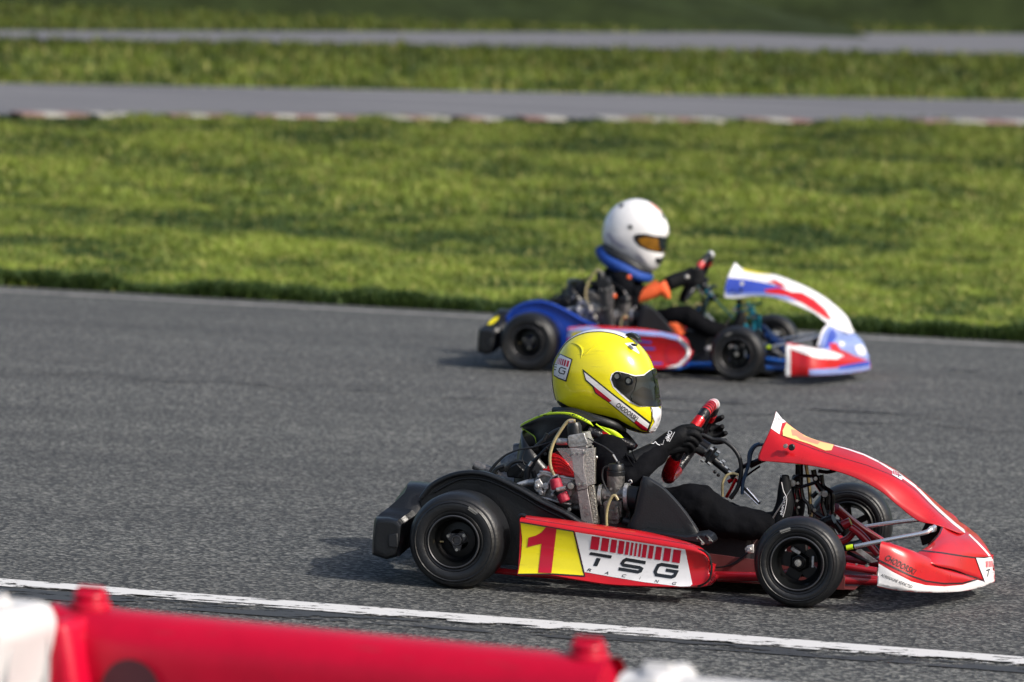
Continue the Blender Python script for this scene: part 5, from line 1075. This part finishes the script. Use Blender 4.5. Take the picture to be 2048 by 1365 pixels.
    far = [T('s', [(880, 560, .19), (980, 480, .165), (1060, 420, .155)], [80, 78, 60], n=16), T('s', [(1050, 340, .165), (1110, 300, .17), (1170, 280, .165), (1195, 262, .15)], [40, 32, 29, 24], n=12), T('s', [(1060, 390, .165), (1120, 370, .17), (1180, 372, .165), (1190, 355, .15)], [40, 32, 28, 24], n=12),
           T('s', [(1070, 440, .165), (1140, 440, .17), (1205, 432, .165), (1228, 420, .15)], [40, 32, 28, 23], n=12), T('s', [(1070, 490, .165), (1130, 510, .17), (1195, 505, .165), (1225, 488, .15)], [36, 28, 24, 20], n=12), T('s', [(1000, 400, .16), (1010, 330, .15), (1050, 290, .14)], [34, 30, 22], n=12)]
    glove(far)
    for Yf, dx in ((-.12, 0), (.10, 95)):
        Tt = [T('w', [(500+dx, 640, Yf), (560+dx, 560, Yf), (600+dx, 440, Yf), (600+dx, 320, Yf), (600+dx, 200, Yf)], [52, 78, 72, 56, 34], n=16), T('w', [(440+dx, 560, Yf), (520+dx, 560, Yf)], [60, 66], n=16)]
        sh = remesh_body('shoe', Tt, 'glove', root, .005, 3, 0)
        if Yf < 0:
            mk('shoe_piping', [T('w', [(575, 260), (590, 330), (615, 390), (605, 470), (585, 540)], 3, Yf-.034, 6)], 'white', sh)
            tmp = mk('tmp', Tt, 'glove'); bt = bvh_of(tmp); bpy.data.objects.remove(tmp)
            decal('shoe_lettering', 'w', [text_flat('sparco', (565, 522), (28, -150), (26, 10), 0, .008), text_flat('IO', (575, 222), (2, -22), (-16, 0))], bt, 'white', sh, .003, 20, Y=Yf)
    return root
driver1 = person1()

def person2():
    k = 2; root = empty('person', (KART[2][0], KART[2][1], 0), -KART[2][2])
    tag(root, 'driver in black and orange suit and white helmet with amber visor, in the far kart', 'person', 'kart drivers')
    TA = lambda pts, r, n=14: T('A', pts, r, 0, n, 2)
    parts = [TA([(960, 950, 0), (960, 860, 0), (985, 760, 0), (1030, 640, 0), (1080, 570, 0)], [150, 160, 160, 130, 90], 20), TA([(1030, 690, -.05), (1060, 620, -.11), (1075, 625, -.16)], [115, 88, 78], 16), TA([(1030, 690, .05), (1060, 620, .11), (1075, 625, .16)], [115, 88, 78], 16),
             TA([(1110, 640, -.02), (1120, 590, 0), (1125, 500, 0), (1140, 380, 0)], [110, 90, 72, 62]), TA([(1150, 380, 0), (1170, 300, 0)], [100, 95])]
    for s in (-1, 1):
        parts.append(TA([(1060, 610, s*.16), (1100, 700, s*.25), (1160, 780, s*.28), (1190, 780, s*.28)], [80, 70, 60, 56]))
        parts.append(T('B', [(70, 440, s*.28), (200, 420, s*.25), (330, 370, s*.21), (430, 330, s*.18)], [66, 60, 54, 46], 0, 14, 2))
        parts.append(T('B', [(-150, 700, s*.09), (200, 680, s*.14), (430, 610, s*.17), (540, 620, s*.17)], [130, 112, 85, 80], 0, 16, 2))
        parts.append(T('B', [(520, 620, s*.17), (650, 700, s*.155), (800, 730, s*.13), (880, 720, s*.12)], [82, 72, 58, 48], 0, 16, 2))
    remesh_body('body', parts, 'suit', root, .01, 3, .014, .05)
    mk_each('orange_sleeve', [T('B', [(95, 470, -.285), (190, 425, -.27), (280, 370, -.255)], [40, 56, 60], 0, 14, 2), T('B', [(280, 350, -.24), (320, 420, -.235), (355, 470, -.23)], [50, 42, 14], 0, 12, 2)], 'orange', root)
    mk('orange_knee', [T('B', [(350, 640, -.165), (400, 690, -.17), (440, 770, -.17)], [70, 74, 50], 0, 14, 2)], 'orange', root)
    out = [(940, 330), (944, 265), (965, 190), (1010, 125), (1080, 80), (1160, 60), (1240, 75), (1310, 120), (1360, 185), (1386, 250), (1390, 300), (1372, 330), (1368, 380), (1355, 440), (1352, 470), (1325, 520), (1285, 555), (1240, 552), (1170, 530), (1090, 480), (1010, 420), (960, 375)]
    he, c, surf, at = helmet(2, 'A', out, (1165, 290), .128, root, 'hwhite')
    W_ = lambda n, poly, m_, d, **kw: wrap(n, poly, at, m_, he, d, k=2, z='A', step=.010, **kw)
    W_('visor_opening', [(1150, 320), (1170, 302), (1230, 300), (1310, 315, -.07), (1400, 322, 0), (1385, 440, 0), (1320, 430, -.07), (1250, 415), (1190, 385), (1160, 350)], 'vint', .001)
    W_('visor', [(1185, 335), (1230, 322), (1310, 330, -.07), (1400, 330, 0), (1385, 428, 0), (1320, 420, -.07), (1250, 400), (1205, 370)], 'avis', .004)
    W_('visor_trim', [(1320, 322, -.06), (1400, 326, 0), (1385, 430, 0), (1330, 422, -.06)], 'vlens', .005)
    W_('chin_vent', [(1300, 465, -.07), (1360, 455, 0), (1335, 510, 0), (1300, 500, -.07)], 'vint', .002)
    bh = bvh_of(he)
    decal('side_pattern', 'A', FP([[(960, 300), (985, 290), (1030, 350), (1110, 400), (1060, 400), (1000, 360)], [(1150, 440), (1200, 450), (1240, 500), (1200, 490)]]), bh, mat_lil, he, .002, 12, 2, Y=-.1)
    decal('vent', 'A', FP([[(1108, 245), (1135, 238), (1148, 262), (1120, 272)], [(1258, 172), (1272, 172), (1285, 215), (1268, 205)], [(1335, 160), (1350, 165), (1368, 200), (1350, 198)], [(1050, 100), (1085, 92), (1075, 118), (1055, 122)]]), bh, 'ink', he, .002, 12, 2, Y=-.1)
    decal('crown_stripe', 'A', FP([[(1250, 82), (1300, 112), (1345, 165), (1325, 150), (1290, 115)]]), bh, 'orange', he, .002, 12, 2, Y=-.03)
    mk('neck_brace', [TA([(930, 420, -.03), (985, 490, -.12), (1080, 540, -.15), (1180, 590, -.13), (1245, 600, -.05), (1250, 590, .05)], [44, 42, 40, 36, 34, 30], 14), TA([(930, 420, -.03), (960, 460, .10), (1040, 500, .15), (1180, 560, .13), (1250, 590, .05)], [44, 42, 40, 36, 30], 12)], 'collar', root)
    mk('neck_roll', [TA([(960, 385, -.03), (1010, 440, -.11), (1100, 490, -.13), (1190, 545, -.11), (1260, 575, -.03)], [34, 36, 36, 34, 26], 12)], 'dull', root)
    def hand(s, nm):
        pl = [T('B', [(350, 350, s*.20), (430, 320, s*.18), (500, 300, s*.165), (550, 290, s*.155)], [62, 62, 60, 40], 0, 16, 2)]
        for i, (yy, e) in enumerate(((255, 20), (290, 24), (325, 22), (355, 14))):
            pl.append(T('B', [(520, yy+8, s*.175), (570, yy-6, s*.18), (600+e, yy+2, s*.165), (600+e, yy+24, s*.145)], [24, 21, 19, 16], 0, 10, 2))
        pl.append(T('B', [(450, 290, s*.15), (510, 250, s*.14), (550, 225, s*.14)], [26, 23, 18], 0, 10, 2))
        return remesh_body(nm, pl, 'glove', root, .005, 2, 0)
    g1 = hand(-1, 'glove'); hand(1, 'glove')
    mk('glove_badge', [ball(P('B', 490, 300, -.20, 2), (.016, .008, .012))], 'bolt', g1)
    for Yf in (-.12, .10):
        remesh_body('shoe', [T('B', [(860, 730, Yf), (905, 690, Yf), (925, 640, Yf), (930, 575, Yf)], [44, 50, 42, 26], 0, 14, 2)], 'glove', root, .007, 2, 0)
    return root
mat_lil = 'lilac2'; M['lilac2'] = mat('grey lilac print', (.42, .42, .50), .3)
driver2 = person2()
